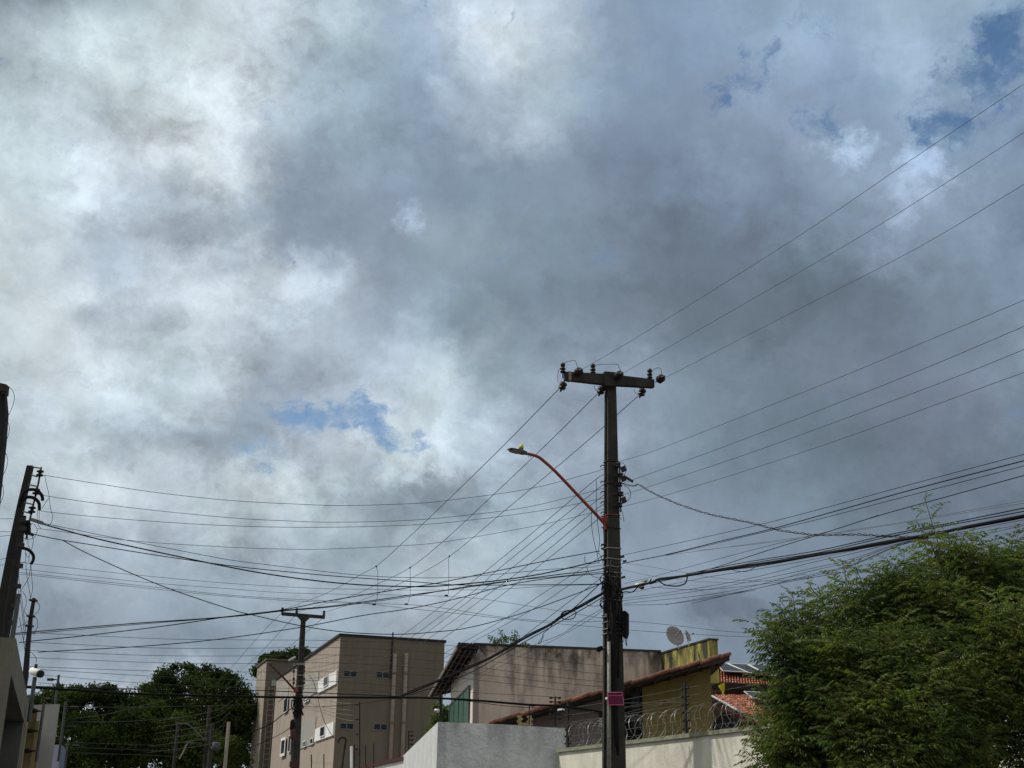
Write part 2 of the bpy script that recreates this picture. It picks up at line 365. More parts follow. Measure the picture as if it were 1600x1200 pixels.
def T(name, loc, label, cat, group=None):
    o = bpy.data.objects.new(name, None); COL.objects.link(o); o.location = loc; o.empty_display_size = .2
    ROOT[o.name] = Vector(loc); return tag(o, label, cat, group)
def arr_mesh(name, v, f, mat, parent, kind=None):
    me = bpy.data.meshes.new(name); o0 = np.array(ROOT[parent.name]) if parent is not None else np.zeros(3)
    v = (v - o0).astype(np.float32); k = f.shape[1]
    me.vertices.add(len(v)); me.vertices.foreach_set('co', v.ravel())
    me.loops.add(f.size); me.loops.foreach_set('vertex_index', f.astype(np.int32).ravel())
    me.polygons.add(len(f)); me.polygons.foreach_set('loop_start', np.arange(0, f.size, k, dtype=np.int32))
    me.update(); me.materials.append(MT[mat]); o = bpy.data.objects.new(name, me); COL.objects.link(o)
    if parent is not None: o.parent = parent
    if kind: o['kind'] = kind
    ROOT[o.name] = Vector(o0); return o
def catmull(p, sub=6):
    if len(p) < 3: return list(p)
    q = [p[0] * 2 - p[1]] + list(p) + [p[-1] * 2 - p[-2]]; out = []
    for i in range(1, len(q) - 2):
        for k in range(sub):
            t = k / sub; a, b, c, d = q[i - 1], q[i], q[i + 1], q[i + 2]
            out.append(.5 * ((2 * b) + (c - a) * t + (2 * a - 5 * b + 4 * c - d) * t * t + (3 * b - a - 3 * c + d) * t ** 3))
    return out + [q[-2]]
def span(pts, Y0, Y1):
    """points of a wire hung between depth Y0 and depth Y1"""
    L = [0]
    for a, b in zip(pts, pts[1:]): L.append(L[-1] + math.hypot(b[0] - a[0], b[1] - a[1]))
    return [P(p[0], p[1], 1 / ((1 - l / L[-1]) / Y0 + l / L[-1] / Y1)) for p, l in zip(pts, L)]
def wire(name, label, cat, pts, Y0, Y1, rpx=.6, mat='wire', group=None, parent=None, sub=5, n=5):
    w = catmull(span(pts, Y0, Y1), sub); Ys = [p.y for p in w]; r = rpx * (sum(Ys) / len(Ys)) / FPX
    o = MB().tube(w, r, n).build(name, mat, parent, smooth_=True)
    if parent is None: tag(o, label, cat, group)
    return o
class Plane:
    """upright plane through C along horizontal direction az (degrees); n points to the viewer's side"""
    def __init__(s, C, az):
        s.C = Vector((C[0], C[1], 0)); s.u = Vector((math.sin(R_(az)), math.cos(R_(az)), 0)); s.n = Vector((s.u.y, -s.u.x, 0))
        if s.n.dot(s.C) > 0: s.n = -s.n
    def hit(s, px, py):
        O = Vector((0, 0, CAMZ)); d = ray(px, py); t = (s.C - O).dot(s.n) / d.dot(s.n); p = O + d * t
        return (p - s.C).dot(s.u), p.z
    def pt(s, a, z, out=0): return s.C + s.u * a + s.n * out + Vector((0, 0, z))
    def box(s, mb, a0, a1, z0, z1, o0, o1):
        return mb.box(s.pt((a0 + a1) / 2, (z0 + z1) / 2, (o0 + o1) / 2), s.u * (a1 - a0) / 2, s.n * (o1 - o0) / 2, Vector((0, 0, (z1 - z0) / 2)))
    def poly(s, mb, pts, o0, o1): return mb.prism([s.pt(a, z, o0) for a, z in pts], s.n * (o1 - o0))

# ---------------------------------------------------------------- ground and roads
def sheet(name, poly, z, mat, thick=.02):
    o = MB().prism([(x, y, z) for x, y in poly], (0, 0, -thick)).build(name, mat, kind='structure'); return o
sheet('ground', [(-1500, -300), (1500, -300), (1500, 2500), (-1500, 2500)], -.02, 'soil', .5)
uf = Vector((math.sin(R_(-18.3)), math.cos(R_(-18.3)), 0)); vf = Vector((uf.y, -uf.x, 0))
def st(a, b): p = uf * a + vf * b; return (p.x, p.y)
sheet('road', [st(-30, .9), st(150, .9), st(150, 11.2), st(-30, 11.2)], .0, 'asphalt')
for i, (b0, b1) in enumerate(((-.8, .75), (11.35, 13.2))):
    sheet('pavement', [st(-30, b0), st(150, b0), st(150, b1), st(-30, b1)], .13, 'pave', .2)
for b0 in (.75, 11.2): sheet('kerb', [st(-30, b0), st(150, b0), st(150, b0 + .15), st(-30, b0 + .15)], .135, 'pave', .2)

# ---------------------------------------------------------------- apartment block
ap = P(532, 994, 80); AX = Plane(ap, -18.7); AF = Plane(ap, 71.3); top = ap.z
if AX.n.x > 0: AX.n = -AX.n
apt = T('apartment_block', (ap.x, ap.y, 0), 'tall tan apartment block with slanting roofline and two drain pipes behind the far pole', 'apartment block')
LEN, WID = 24.5, 6.7
m = MB(); AX.box(m, 0, LEN, 0, top - .3, -WID, -.05); m.build('core_wall', 'tan', apt)
m = MB(); AX.box(m, 0, LEN, 0, top, -.05, 0); m.build('street_wall', 'tan', apt)
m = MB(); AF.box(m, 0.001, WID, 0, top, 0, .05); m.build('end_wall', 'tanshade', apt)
m = MB(); AX.box(m, -.1, LEN, top, top + .16, -WID - .1, .1); m.build('roof_edge', 'black', apt)
def opening(pl, px0, py0, px1, py1, par, frame='alu', glass='glassb', panes=2, fw=.05, proud=.05, name='window', sill=False):
    a0, z1 = pl.hit(px0, py0); a1, z0 = pl.hit(px1, py1)
    if a0 > a1: a0, a1 = a1, a0
    f = MB()
    pl.box(f, a0, a1, z1 - fw, z1, proud - .05, proud); pl.box(f, a0, a1, z0, z0 + fw, proud - .05, proud)
    pl.box(f, a0, a0 + fw, z0 + fw, z1 - fw, proud - .05, proud); pl.box(f, a1 - fw, a1, z0 + fw, z1 - fw, proud - .05, proud)
    w = (a1 - a0 - 2 * fw) / panes
    for k in range(1, panes): pl.box(f, a0 + fw + k * w - fw / 2, a0 + fw + k * w + fw / 2, z0 + fw, z1 - fw, proud - .05, proud)
    o = f.build(name, frame, par)
    for k in range(panes):
        g = MB(); pl.box(g, a0 + fw + k * w, a0 + fw + (k + 1) * w, z0 + fw, z1 - fw, proud - .048, proud - .02 - .008 * (k % 2)); g.build('pane', glass, o)
    return o
for q in ((536, 1047, 557.5, 1059), (587, 1048.5, 608, 1061), (530.5, 1129, 552.5, 1140.5), (583.5, 1130, 605, 1142)):
    opening(AF, *q, apt, proud=.08)
for x0, x1 in ((604, 610.5), (621, 628)):
    a0, z1 = AF.hit((x0 + x1) / 2 + 12, 1022); a0b, _ = AF.hit((x0 + x1) / 2 + 11, 1022)
    m = MB(); a, zt = AF.hit((x0 + x1) / 2 + (9 if x0 < 610 else 9.5), 1022)
    m.tube([AF.pt(a, .2, .16), AF.pt(a, zt - .1, .16), AF.pt(a, zt, .16)], .13, 10); pp = m.build('drain_pipe', 'pipe', apt, True)
    for zz in (zt - 1.2, zt - 4.2, zt - 7.2):
        c = MB(); c.tube([AF.pt(a, zz - .07, .16), AF.pt(a, zz + .07, .16)], .155, 10); c.build('pipe_collar', 'tanshade', pp)
a1_, z1_ = AF.hit(613, 996); a2_, z2_ = AF.hit(608.5, 1060)
MB().tube([AF.pt(a1_, z1_ + .3, .12), AF.pt(a1_ - .02, z1_ - 1, .12), AF.pt(a2_, z2_, .12)], .05, 6).build('black_downpipe', 'black', apt)
# street side: white window bands and pale recesses, storey by storey
def band(x0, yt0, yb0, x1, yt1, yb1, mat, name, o=.06):
    a0, zt = AX.hit(x0, yt0); _, zb = AX.hit(x0, yb0); a1, zt1 = AX.hit(x1, yt1); _, zb1 = AX.hit(x1, yb1)
    zt = (zt + zt1) / 2; zb = (zb + zb1) / 2; m = MB(); AX.box(m, min(a0, a1), max(a0, a1), zb, zt, .0, o); return m.build(name, mat, apt)
band(528.3, 1048.5, 1070, 499.6, 1062.7, 1081.3, 'white', 'white_panel', .1)
opening(AX, 516.5, 1055, 508.5, 1074.5, apt, 'white', 'glassl', 1, proud=.16)
band(523.5, 1129, 1149.5, 494.8, 1138.3, 1158, 'white', 'white_panel', .1)
opening(AX, 511, 1133.5, 503, 1152.5, apt, 'white', 'glassb', 1, proud=.16)
band(499, 1050, 1082, 474, 1064, 1092, 'greyrender', 'pale_panel', .05)
band(494.5, 1122, 1160, 470, 1128, 1172, 'greyrender', 'pale_panel', .05)
opening(AX, 491.5, 1152.5, 486.5, 1164, apt, 'white', 'glassb', 1, proud=.12); opening(AX, 480, 1157, 475, 1168.5, apt, 'white', 'glassb', 2, proud=.12)
opening(AX, 485, 1090, 477, 1099, apt, 'white', 'glassb', 1, proud=.12)
opening(AX, 460, 1091, 456, 1108, apt, 'white', 'glassb', 1, proud=.12); opening(AX, 452.5, 1089, 445, 1115, apt, 'white', 'glassb', 1, proud=.14)
opening(AX, 457.5, 1148, 452, 1176, apt, 'white', 'glassb', 1, proud=.14); opening(AX, 449.5, 1151, 440.5, 1183, apt, 'white', 'glassb', 1, fw=.2, proud=.16)
band(452.5, 1063, 1089, 436, 1068, 1092, 'greyrender', 'pale_panel', .03)
# stair tower at the far end
tw = P(417, 1032, 104.5); TF = Plane(tw, 71.3); TX = Plane(tw, -18.7)
if TX.n.x > 0: TX.n = -TX.n
twr = T('stair_tower', (tw.x, tw.y, 0), 'narrow tan stair tower with pale ladder at left end of the apartment block', 'tower')
m = MB(); TX.box(m, 0, 5.2, 0, tw.z, -5.5, 0); m.build('street_wall', 'tan', twr)
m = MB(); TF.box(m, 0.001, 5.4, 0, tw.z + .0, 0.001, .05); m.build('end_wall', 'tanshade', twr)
m = MB(); TX.poly(m, [(-.15, tw.z + .03), (5.4, tw.z + .03), (5.4, tw.z + .15), (-.15, tw.z + .15)], .1, -5.6); m.build('roof', 'tanshade', twr)
m = MB(); a0, z1 = TF.hit(424.5, 1062); a1, z0 = TF.hit(432, 1072); TF.box(m, a0, a1, z0, z1, .05, .09); m.build('pale_hatch', 'greyrender', twr)
lad = T('wall_ladder', TF.pt(a0, .3, .12), 'pale steel ladder fixed up the shaded side of the stair tower', 'ladder')
al, zl = TF.hit(419.5, 1074); ar, _ = TF.hit(428.5, 1074)
for a in (al, ar): MB().tube([TF.pt(a, .3, .25), TF.pt(a, zl, .25)], .035, 5).build('rail', 'pipe', lad)
for k in range(26): MB().tube([TF.pt(al, zl - .1 - k * .42, .25), TF.pt(ar, zl - .1 - k * .42, .25)], .028, 5).build('rung', 'pipe', lad)

# ---------------------------------------------------------------- house with the pinkish side wall
pk = P(741, 1008, 44); KF = Plane(pk, 82); KX = Plane(pk, -8)
pinkh = T('pinkish_house', (pk.x, pk.y, 0), 'two storey house with a stained pinkish blank side wall and deep tiled eave', 'house')
ar, zr = KF.hit(1033, 1022)
m = MB(); KF.poly(m, [(0, 0), (ar, 0), (ar, pk.z - .02), (0, pk.z)], 0, -.2); m.build('side_wall', 'pinkwall', pinkh)
m = MB(); KF.poly(m, [(-.02, pk.z), (ar, pk.z - .02), (ar, pk.z + .05), (-.02, pk.z + .08)], .02, -.24); m.build('wall_capping', 'damp', pinkh)
# street gable wall, white, runs away along az -8
aE, zE = KX.hit(704, 1092)
m = MB(); KX.poly(m, [(.0, 0), (aE, 0), (aE, pk.z - .25), (.0, pk.z - .25)], -.01, -.2); gw = m.build('street_wall', 'offwhite', pinkh)
wf = opening(KX, 704.5, 1101, 733.5, 1130, pinkh, 'alu', 'glassg', 4, fw=.07, proud=.07)
# eave: a roof slab sloping up to the house wall, with rafters below
e0, e1, i1, i0 = P(716, 1011, 42), P(671.5, 1088, 55.3), P(703, 1081, 55.6), P(742, 1012.8, 42.6)
def er(t, s_): return (e0 + (e1 - e0) * t) * (1 - s_) + (i0 + (i1 - i0) * t) * s_
u8 = (e1 - e0).normalized()
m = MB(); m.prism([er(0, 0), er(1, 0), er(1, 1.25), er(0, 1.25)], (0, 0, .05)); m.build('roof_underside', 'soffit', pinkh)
for k in range(13):
    b0, b1 = er((k + .4) / 13, 0.02), er((k + .4) / 13, 1.2); d_ = Vector((0, 0, .06))
    MB().box((b0 + b1) / 2 - d_, (b1 - b0) / 2, u8 * .035, Vector((0, 0, .045))).build('rafter', 'wood', pinkh)
for k in range(4):
    b0, b1 = er(-.004, .14 + k * .3), er(1, .14 + k * .3); MB().tube([b0 - Vector((0, 0, .11)), b1 - Vector((0, 0, .11))], .02, 4).build('batten', 'mauve', pinkh)
MB().box((e0 + e1) / 2 - Vector((.03, 0, .02)), (e1 - e0) / 2, Vector((.025, 0, 0)), Vector((0, 0, .06))).build('fascia_board', 'mauve', pinkh)
for k in range(6):      # tile ends along the near edge of the eave
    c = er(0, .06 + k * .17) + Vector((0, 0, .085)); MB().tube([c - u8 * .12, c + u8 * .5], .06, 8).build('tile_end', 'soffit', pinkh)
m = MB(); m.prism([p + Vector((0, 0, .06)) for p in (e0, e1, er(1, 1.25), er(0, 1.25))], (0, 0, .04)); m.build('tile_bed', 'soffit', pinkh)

# ---------------------------------------------------------------- mouldy yellow parapet with dishes
y0 = P(1031.5, 1022, 45); y1 = P(1108, 999.5, 41.6); zt = (y0.z + y1.z) / 2; yaz = math.degrees(math.atan2(y1.x - y0.x, y1.y - y0.y))
YP = Plane(y0, yaz); ln = math.hypot(y1.x - y0.x, y1.y - y0.y)
par = T('yellow_parapet', (y0.x, y0.y, 6.55), 'short mouldy yellow parapet wall standing above the tiled roof edge', 'wall')
m = MB(); YP.box(m, 0, ln, 6.55, zt, -.3, 0); m.build('wall', 'yellow', par)
m = MB(); YP.box(m, -.02, ln + .03, zt, zt + .05, -.33, .03); m.build('capping', 'damp', par)

# ---------------------------------------------------------------- ochre house: mono-pitch tiled roof seen from its verge
v0 = P(764, 1132, 38); v1 = P(1139, 1024, 38); VH = Plane((0, 38.6), 90)
och = T('ochre_house', (3, 38.6, 0), 'ochre and taupe house under a long sloping tiled roof edge', 'house')
dv = (v1 - v0); L_ = dv.length; dn = dv.normalized(); bk = Vector((.1, 5.2, 0))
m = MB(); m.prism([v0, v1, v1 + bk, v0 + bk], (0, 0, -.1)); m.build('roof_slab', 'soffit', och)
m = MB(); m.prism([v1 - dn * 1.0 + Vector((0, -.06, -.12)), v1 + Vector((0, -.06, -.16)), v1 + Vector((0.02, -.06, .04)), v1 - dn * 1.0 + Vector((0, -.06, -.08))], (0, .1, 0)); m.build('fascia_board', 'wood', och)
nt_ = 24
for k in range(nt_):
    a = v0 + dn * (L_ * k / nt_) + Vector((0, -.05, .03)); b = a + dn * (L_ / nt_ + .05); k_ = random.uniform(-.02, .02)
    MB().tube([a + Vector((0, 0, k_)), b + Vector((0, 0, k_ + .015))], [.062, .052], 8).build('verge_tile', 'tileedge', och)
for j in range(1, 3):    # the rows of tiles behind the verge, seen on edge
    for k in (0,):
        a = v0 + Vector((0, -.05 + j * .2, .03)); MB().tube([a, a + dn * L_], .06, 6).build('tile_row', 'tileedge', och)
def zroof(x): return v0.z + (x - v0.x) * (v1.z - v0.z) / (v1.x - v0.x) - .12
def vpoly(x0, x1, y, mat, name, th=.2, drop=0):
    pl = Plane((0, y), 90); a0 = pl.hit(x0, 1130)[0]; a1 = pl.hit(x1, 1130)[0]
    m = MB(); pl.poly(m, [(a0, 0), (a1, 0), (a1, zroof(a1) - drop), (a0, zroof(a0) - drop)], 0, -th); return m.build(name, mat, och)
vpoly(790, 964, 39.0, 'mauve', 'taupe_wall'); vpoly(960, 1008, 40.6, 'darkdoor', 'recessed_wall'); vpoly(1004.5, 1113, 39.0, 'olive', 'ochre_wall')
opening(Plane((0, 38.95), 90), 985.5, 1072, 1001, 1140, och, 'darkpole', 'glassb', 2, proud=.04, name='glass_door')
opening(Plane((0, 38.98), 90), 936.5, 1113, 946, 1120, och, 'darkpole', 'glassb', 1, proud=.03)
vp = Plane((0, 38.98), 90); m = MB(); a0, z1 = vp.hit(936, 1123); a1, z0 = vp.hit(946, 1136)
vent = m.box(vp.pt((a0 + a1) / 2, (z0 + z1) / 2, .02), (( a1 - a0) / 2, 0, 0), (0, .02, 0), (0, 0, (z1 - z0) / 2)).build('pierced_vent_block', 'white', och)
for i in range(3):
    for j in range(3):
        m = MB(); m.box(vp.pt(a0 + (a1 - a0) * (i + .5) / 3, z0 + (z1 - z0) * (j + .5) / 3, .043), ((a1 - a0) / 9, 0, 0), (0, .006, 0), (0, 0, (z1 - z0) / 9)); m.build('vent_hole', 'black', vent)
for k in range(6):
    xx = v0.x + (v1.x - v0.x) * (.62 + k * .07); MB().box((xx, 38.5, zroof(xx) + .02), (.04, 0, 0), (0, .45, 0), (0, 0, .05)).build('rafter_end', 'wood', och)

# brick stack rising behind the grey wall
bs = P(808.5, 1132, 34); bw_ = P(832, 1132, 34).x - bs.x
stack = T('brick_stack', (bs.x, 34, bs.z - .6), 'little open stack of yellow bricks peeping over the grey wall', 'brick stack')
zb0 = bs.z - .3; n_ = 0
for r in range(9):
    zz = zb0 + r * .062
    for c in range(3):
        if r > 5 and c == 1: continue
        w = bw_ / 3; off = (w / 2 if r % 2 else 0) * .5
        MB().box((bs.x + w * (c + .5) + off - .02, 34 + (c % 2) * .006, zz), (w * .46, 0, 0), (0, .06, 0), (0, 0, .025)).build('brick', 'brick', stack)

# ---------------------------------------------------------------- terracotta house at right with solar panels
def quadP(pts, mat, name, parent, th=.06): return MB().prism([P(*p) for p in pts], (0, 0, -th)).build(name, mat, parent)
th_ = T('terracotta_house', (8, 49, 0), 'brown house with two terracotta tiled roof slopes half hidden by the leafy tree', 'house')
pl = Plane((0, 47.4), 90); a0, z1 = pl.hit(1100, 1066); a1, _ = pl.hit(1215, 1066)
m = MB(); pl.box(m, a0, a1, 0, z1 - .02, -.2, 0); m.build('wall', 'brownwall', th_)
def tiled(name, c00, c10, c01, nx, ny, parent):
    """rows of rounded barrel tiles from the eave (c00-c10) up to c01"""
    A, B, C = P(*c00), P(*c10), P(*c01); ux = (B - A) / nx; uy = (C - A) / ny; n = ux.cross(uy).normalized(); n = n if n.z > 0 else -n
    m = MB(); m.prism([A, B, B + (C - A), C], (0, 0, -.1)); base = m.build(name, 'soffit', parent)
    m = MB()
    for j in range(ny):
        for i in range(nx):
            p = A + ux * (i + .5) + uy * j; r = ux.length * .36; q = Vector((0, 0, random.uniform(-.012, .012)))
            s_ = p - uy * .06 + n * .05 + q; e_ = p + uy * 1.02 + n * .02 + q
            w = ux.normalized(); prof = [(-1, -.2), (-.7, .6), (0, 1), (.7, .6), (1, -.2)]
            vs = [s_ + w * r * a + n * r * b for a, b in prof] + [e_ + w * r * .8 * a + n * r * .8 * b for a, b in prof]
            m.add(vs, [(k, k + 1, k + 6, k + 5) for k in range(4)] + [(4, 3, 2, 1, 0)])
    return m.build('tile_course', 'tile', parent, kind='stuff')
tiled('roof', (1112, 1067, 46.6), (1232, 1073, 46.6), (1112, 1041, 50.2), 27, 9, th_)
m = MB(); a, b = P(1111, 1069, 46.55), P(1232, 1075, 46.55); m.box((a + b) / 2 - Vector((0, 0, .07)), (b - a) / 2, (0, .05, 0), (0, 0, .07)); m.build('gutter', 'black', th_)
lo = T('porch', (7, 43, 0), 'low tiled porch roof with dark gable behind the razor wire', 'porch')
tiled('roof', (1176, 1132, 41.8), (1262, 1132, 41.8), (1116, 1087, 46.6), 20, 15, lo)
A, B, C = P(1131, 1109, 41.6), P(1184, 1130, 41.6), P(1101, 1139, 41.6)
m = MB(); m.prism([A, B + Vector((.2, 0, -.6)), C + Vector((-.2, 0, -.6)), C], (0, .2, 0)); m.build('gable', 'black', lo)
for a, b in ((A, B), (A, C)): MB().tube([a + Vector((0, -.1, 0)), b + Vector((0, -.1, 0))], .05, 6).build('verge_tile', 'tileedge', lo)
MB().tube([P(1113, 1087.5, 46.4), P(1184, 1128, 41.7)], .04, 6).build('verge_trim', 'steel', lo)
for q, lab in (([(1119, 1041.5, 50), (1136, 1042.5, 50), (1168, 1056.5, 47.6), (1130, 1054.5, 47.6)], 'solar panel leftmost on the upper terracotta roof'),
               ([(1138, 1042.5, 50), (1168, 1044, 50), (1199, 1061, 47.4), (1169.5, 1057, 47.4)], 'middle solar panel on the upper terracotta roof'),
               ([(1170.5, 1044, 50), (1203, 1046, 50), (1236, 1064, 47.2), (1201, 1061, 47.2)], 'solar panel on the upper roof partly behind the tree leaves'),
               ([(1163, 1087, 45.6), (1206, 1089, 45.6), (1232, 1108, 43.2), (1176, 1097, 43.6)], 'solar panel on the lower terracotta roof by the tree')):
    pts = [P(*p) + Vector((0, 0, .14)) for p in q]; c = sum(pts, Vector()) / 4
    sp_ = T('solar_panel', c, lab, 'solar panel', 'solar panels on the terracotta roofs')
    MB().prism([c + (p - c) * .97 for p in pts], (0, 0, -.03)).build('cell_glass', 'panel', sp_)
    for i in (0, 1, 2, 3): MB().tube([pts[i], pts[(i + 1) % 4]], .022, 4).build('frame', 'steel', sp_)
# dishes
def dish(cx, cy, Y, rx, ry, tiltaz, mast, lab, feed):
    c = P(cx, cy, Y); R = ry * Y / FPX
    t = T('satellite_dish', (P(*mast, Y).x, Y, P(*mast, Y).z), lab, 'satellite dish', 'satellite dishes above the parapet')
    ax = Vector((math.sin(R_(tiltaz)), -math.cos(R_(tiltaz)), .35)).normalized()
    prof = [(.001, -R * .22), (R * .4, -R * .18), (R * .75, -R * .08), (R, 0), (R * 1.02, .012), (R, .02), (R * .74, -R * .05), (R * .4, -R * .15), (.002, -R * .19)]
    MB().lathe(c, ax, prof, 24).build('reflector', 'mesh', t, True)
    MB().tube([P(*mast, Y), c - ax * R * .25], .02, 6).build('mast', 'steel', t)
    f = c + ax * R * .85
    for q in (0, 2.1, 4.2):
        s_ = ax.cross(Vector((0, 0, 1))).normalized(); w_ = ax.cross(s_); MB().tube([c + (s_ * math.cos(q) + w_ * math.sin(q)) * R * (.95 if feed == 3 else .1), f], .008, 4).build('feed_strut', 'steel', t)
    MB().tube([f, f + ax * .07], .03, 8).build('feed_horn', 'lampgrey', t)
dish(1054.5, 993.5, 42.3, 12.5, 16, 28, (1061, 1013.5), 'large grey satellite dish on the yellow parapet', 1)
dish(1074.5, 993.5, 42.8, 8, 9, 62, (1077, 1009), 'small satellite dish seen almost edge-on beside the large one', 1)
# the yellow scrap caught on the fence wires
c0 = [(1122, 1071.5), (1127, 1068.5), (1132.5, 1067), (1132, 1080), (1129.8, 1086), (1127, 1079.5)]
m = MB(); m.prism([P(x, y, 27.6 + .05 * (i % 2)) for i, (x, y) in enumerate(c0)], (0, .006, 0)); tag(m.build('plastic_scrap', 'kite'), 'torn yellow plastic scrap caught on wires by the ochre wall', 'plastic scrap')

# ---------------------------------------------------------------- rough grey wall and cream wall
g0 = P(685, 1128, 29.4); GF = Plane(g0, 82); GX = Plane(g0, -8)
gw = T('grey_wall', (g0.x, g0.y, 0), 'rough-cast grey wall with paler sunlit side, standing left of the main pole', 'wall')
ag, zg = GF.hit(884, 1138)
m = MB(); GF.poly(m, [(0, 0), (ag, 0), (ag, zg), (ag * .5, g0.z - .015), (0, g0.z)], 0, -.15); m.build('front_face', 'greywall', gw)
m = MB(); GX.box(m, .0, 18, 0, g0.z - .003, -.18, .012); m.build('side_face', 'greyside', gw)
c0_ = P(873.5, 1172, 29.6); c1_ = P(1194, 1130, 22.9); caz = math.degrees(math.atan2(c1_.x - c0_.x, c1_.y - c0_.y)); CW = Plane(c0_, caz)
LC = math.hypot(c1_.x - c0_.x, c1_.y - c0_.y) + 9; cz = (c0_.z + c1_.z) / 2
cw = T('cream_wall', (c0_.x, c0_.y, 0), 'long cream rendered wall with thin coping behind the main pole', 'wall')
m = MB(); CW.box(m, 0, LC, 0, cz - .075, -.18, 0); m.build('wall', 'cream', cw)
m = MB(); CW.box(m, -.04, LC, cz - .075, cz, -.22, .05); m.build('coping', 'coping', cw)
print('walls', g0, zg, c0_, c1_, caz)

# razor wire coil along the cream wall
coil = T('razor_wire', CW.pt(0, cz, -.1), 'coil of razor wire stretched along the top of the cream wall', 'razor wire')
R0 = .27; z0 = cz + R0 - .02
def coilpt(a, ph, r=R0): return CW.pt(a, z0 + r * math.sin(ph) * 1.0, -.1 + r * math.cos(ph))
nl = 38; pts = []
for i in range(nl * 18 + 1):
    ph = 2 * math.pi * i / 18; a = .15 + (LC - .6) * i / (nl * 18) + .10 * math.sin(ph * .5); pts.append(coilpt(a, ph, R0 * (1 + .07 * math.sin(i * .37) + .05 * math.sin(i * .113))))
MB().tube(pts, .004, 4).build('coil', 'razor', coil)
m = MB(); pts2 = []
for i in range(nl * 18 + 1):
    ph = -2 * math.pi * i / 18 + 1; a = .25 + (LC - .6) * i / (nl * 18) + .07 * math.sin(ph * .5); pts2.append(coilpt(a, ph, R0 * .93))
m.tube(pts2, .004, 4).build('counter_coil', 'razor', coil)
m = MB()
for i in range(0, len(pts), 2):
    p = Vector(pts[i]); q = Vector(pts[min(i + 1, len(pts) - 1)]); t_ = (q - p).normalized(); s_ = t_.cross(Vector((.3, .5, .8))).normalized()
    m.add([p + s_ * .016, p + t_ * .012, p - s_ * .016, p - t_ * .012], [(0, 1, 2, 3)])
m.build('barb', 'razor', coil, kind='stuff')
# electric fence on the cream wall: posts with insulators, and its wires
ef = T('electric_fence', CW.pt(.25, cz, -.12), 'electric fence of dark posts and thin wires above the cream wall', 'electric fence')
def fpost(a, h, side=(1, -1)):
    pp = MB().box(CW.pt(a, cz + h / 2, -.12), CW.u * .022, CW.n * .022, Vector((0, 0, h / 2 + .05))).build('post', 'darkpole', ef)
    for k in range(6):
        z = cz + h - .08 - k * h / 6.3
        for s_ in side: MB().tube([CW.pt(a + s_ * .03, z, -.12), CW.pt(a + s_ * .065, z, -.12), CW.pt(a + s_ * .07, z, -.12), CW.pt(a + s_ * .13, z, -.12)], [.012, .012, .026, .022], 6).build('insulator', 'black', pp)
fa = [CW.hit(880, 1140)[0], CW.hit(1063, 1100)[0], CW.hit(1190, 1090)[0] + 2.2]
for a in fa: fpost(a, .95)
for k in range(6):
    z = cz + .87 - k * .95 / 6.3
    MB().tube([CW.pt(fa[0] + .1, z, -.12), CW.pt((fa[0] + fa[1]) / 2, z - .02, -.12), CW.pt(fa[1], z, -.12), CW.pt(fa[2], z, -.12)], .0035, 4).build('fence_wire', 'palewire', ef)
for k in range(5):    # bracing runs from the post foot, fanning out
    z = cz + .8 - k * .12; MB().tube([CW.pt(fa[1], cz + .8 - .05 * k, -.12), CW.pt(fa[0] + 2.0, cz + .3 + .13 * k, -.14)], .003, 4).build('fence_wire', 'palewire', ef)
for i, (px, py, lab) in enumerate(((874.5, 1110, 'left'), (879, 1109, 'right'))):
    c = P(px, py, 29.3); t = T('security_camera', c, f'small white dome camera, {lab} one of the pair on the fence post', 'camera', 'dome camera pair on the fence post')
    MB().lathe(c + Vector((0, 0, .03)), (0, -.2, -1), [(.02, 0), (.045, .01), (.05, .03), (.045, .05)], 10).build('housing', 'white', t, True)
    MB().lathe(c + Vector((0, -.012, -.02)), (0, -.2, -1), [(.04, 0), (.034, .02), (.015, .035)], 10).build('lens_dome', 'glassb', t, True)
# other fence posts behind the grey wall
def spike(px, pyt, pyb, Y, lab, r=.02, ins=0, side=1, mat='darkpole', cat='fence post', grp=None, name='fence_post'):
    b, tp = P(px, pyb, Y), P(px, pyt, Y); tp.x = b.x + (tp.x - b.x) * 1.0
    t = T(name, b, lab, cat, grp); p = MB().tube([b, tp], r, 6).build('post', mat, t); h = (tp - b)
    for k in range(ins):
        for s_ in ((1, -1) if side == 0 else (side,)):
            q = b + h * (.95 - k * .85 / max(ins, 1)); MB().tube([q + Vector((s_ * r, 0, 0)), q + Vector((s_ * (r + .04), 0, 0)), q + Vector((s_ * (r + .05), 0, 0)), q + Vector((s_ * (r + .12), 0, 0))], [.012, .014, .03, .025], 6).build('insulator', 'black', t)
    return t
spike(867.5, 1088, 1134, 31, 'dark fence post with insulators on both sides, left of the razor wire', .022, 6, 0)
spike(827, 1101, 1132, 33.2, 'short dark fence post above the brick stack', .016, 2, 1)
spike(688.5, 1082, 1129, 29.9, 'dark fence post at the left corner of the grey wall', .03, 2, -1)
c = P(683, 1110, 29.9); t = T('security_camera', c, 'white camera on the fence post at the grey wall corner', 'camera')
MB().lathe(c - Vector((.06, 0, 0)), (1, -.3, -.1), [(.02, 0), (.04, .01), (.045, .08), (.035, .12)], 10).build('housing', 'steel', t, True)
MB().tube([c, P(688.5, 1110, 29.9)], .012, 6).build('bracket', 'darkpole', t)

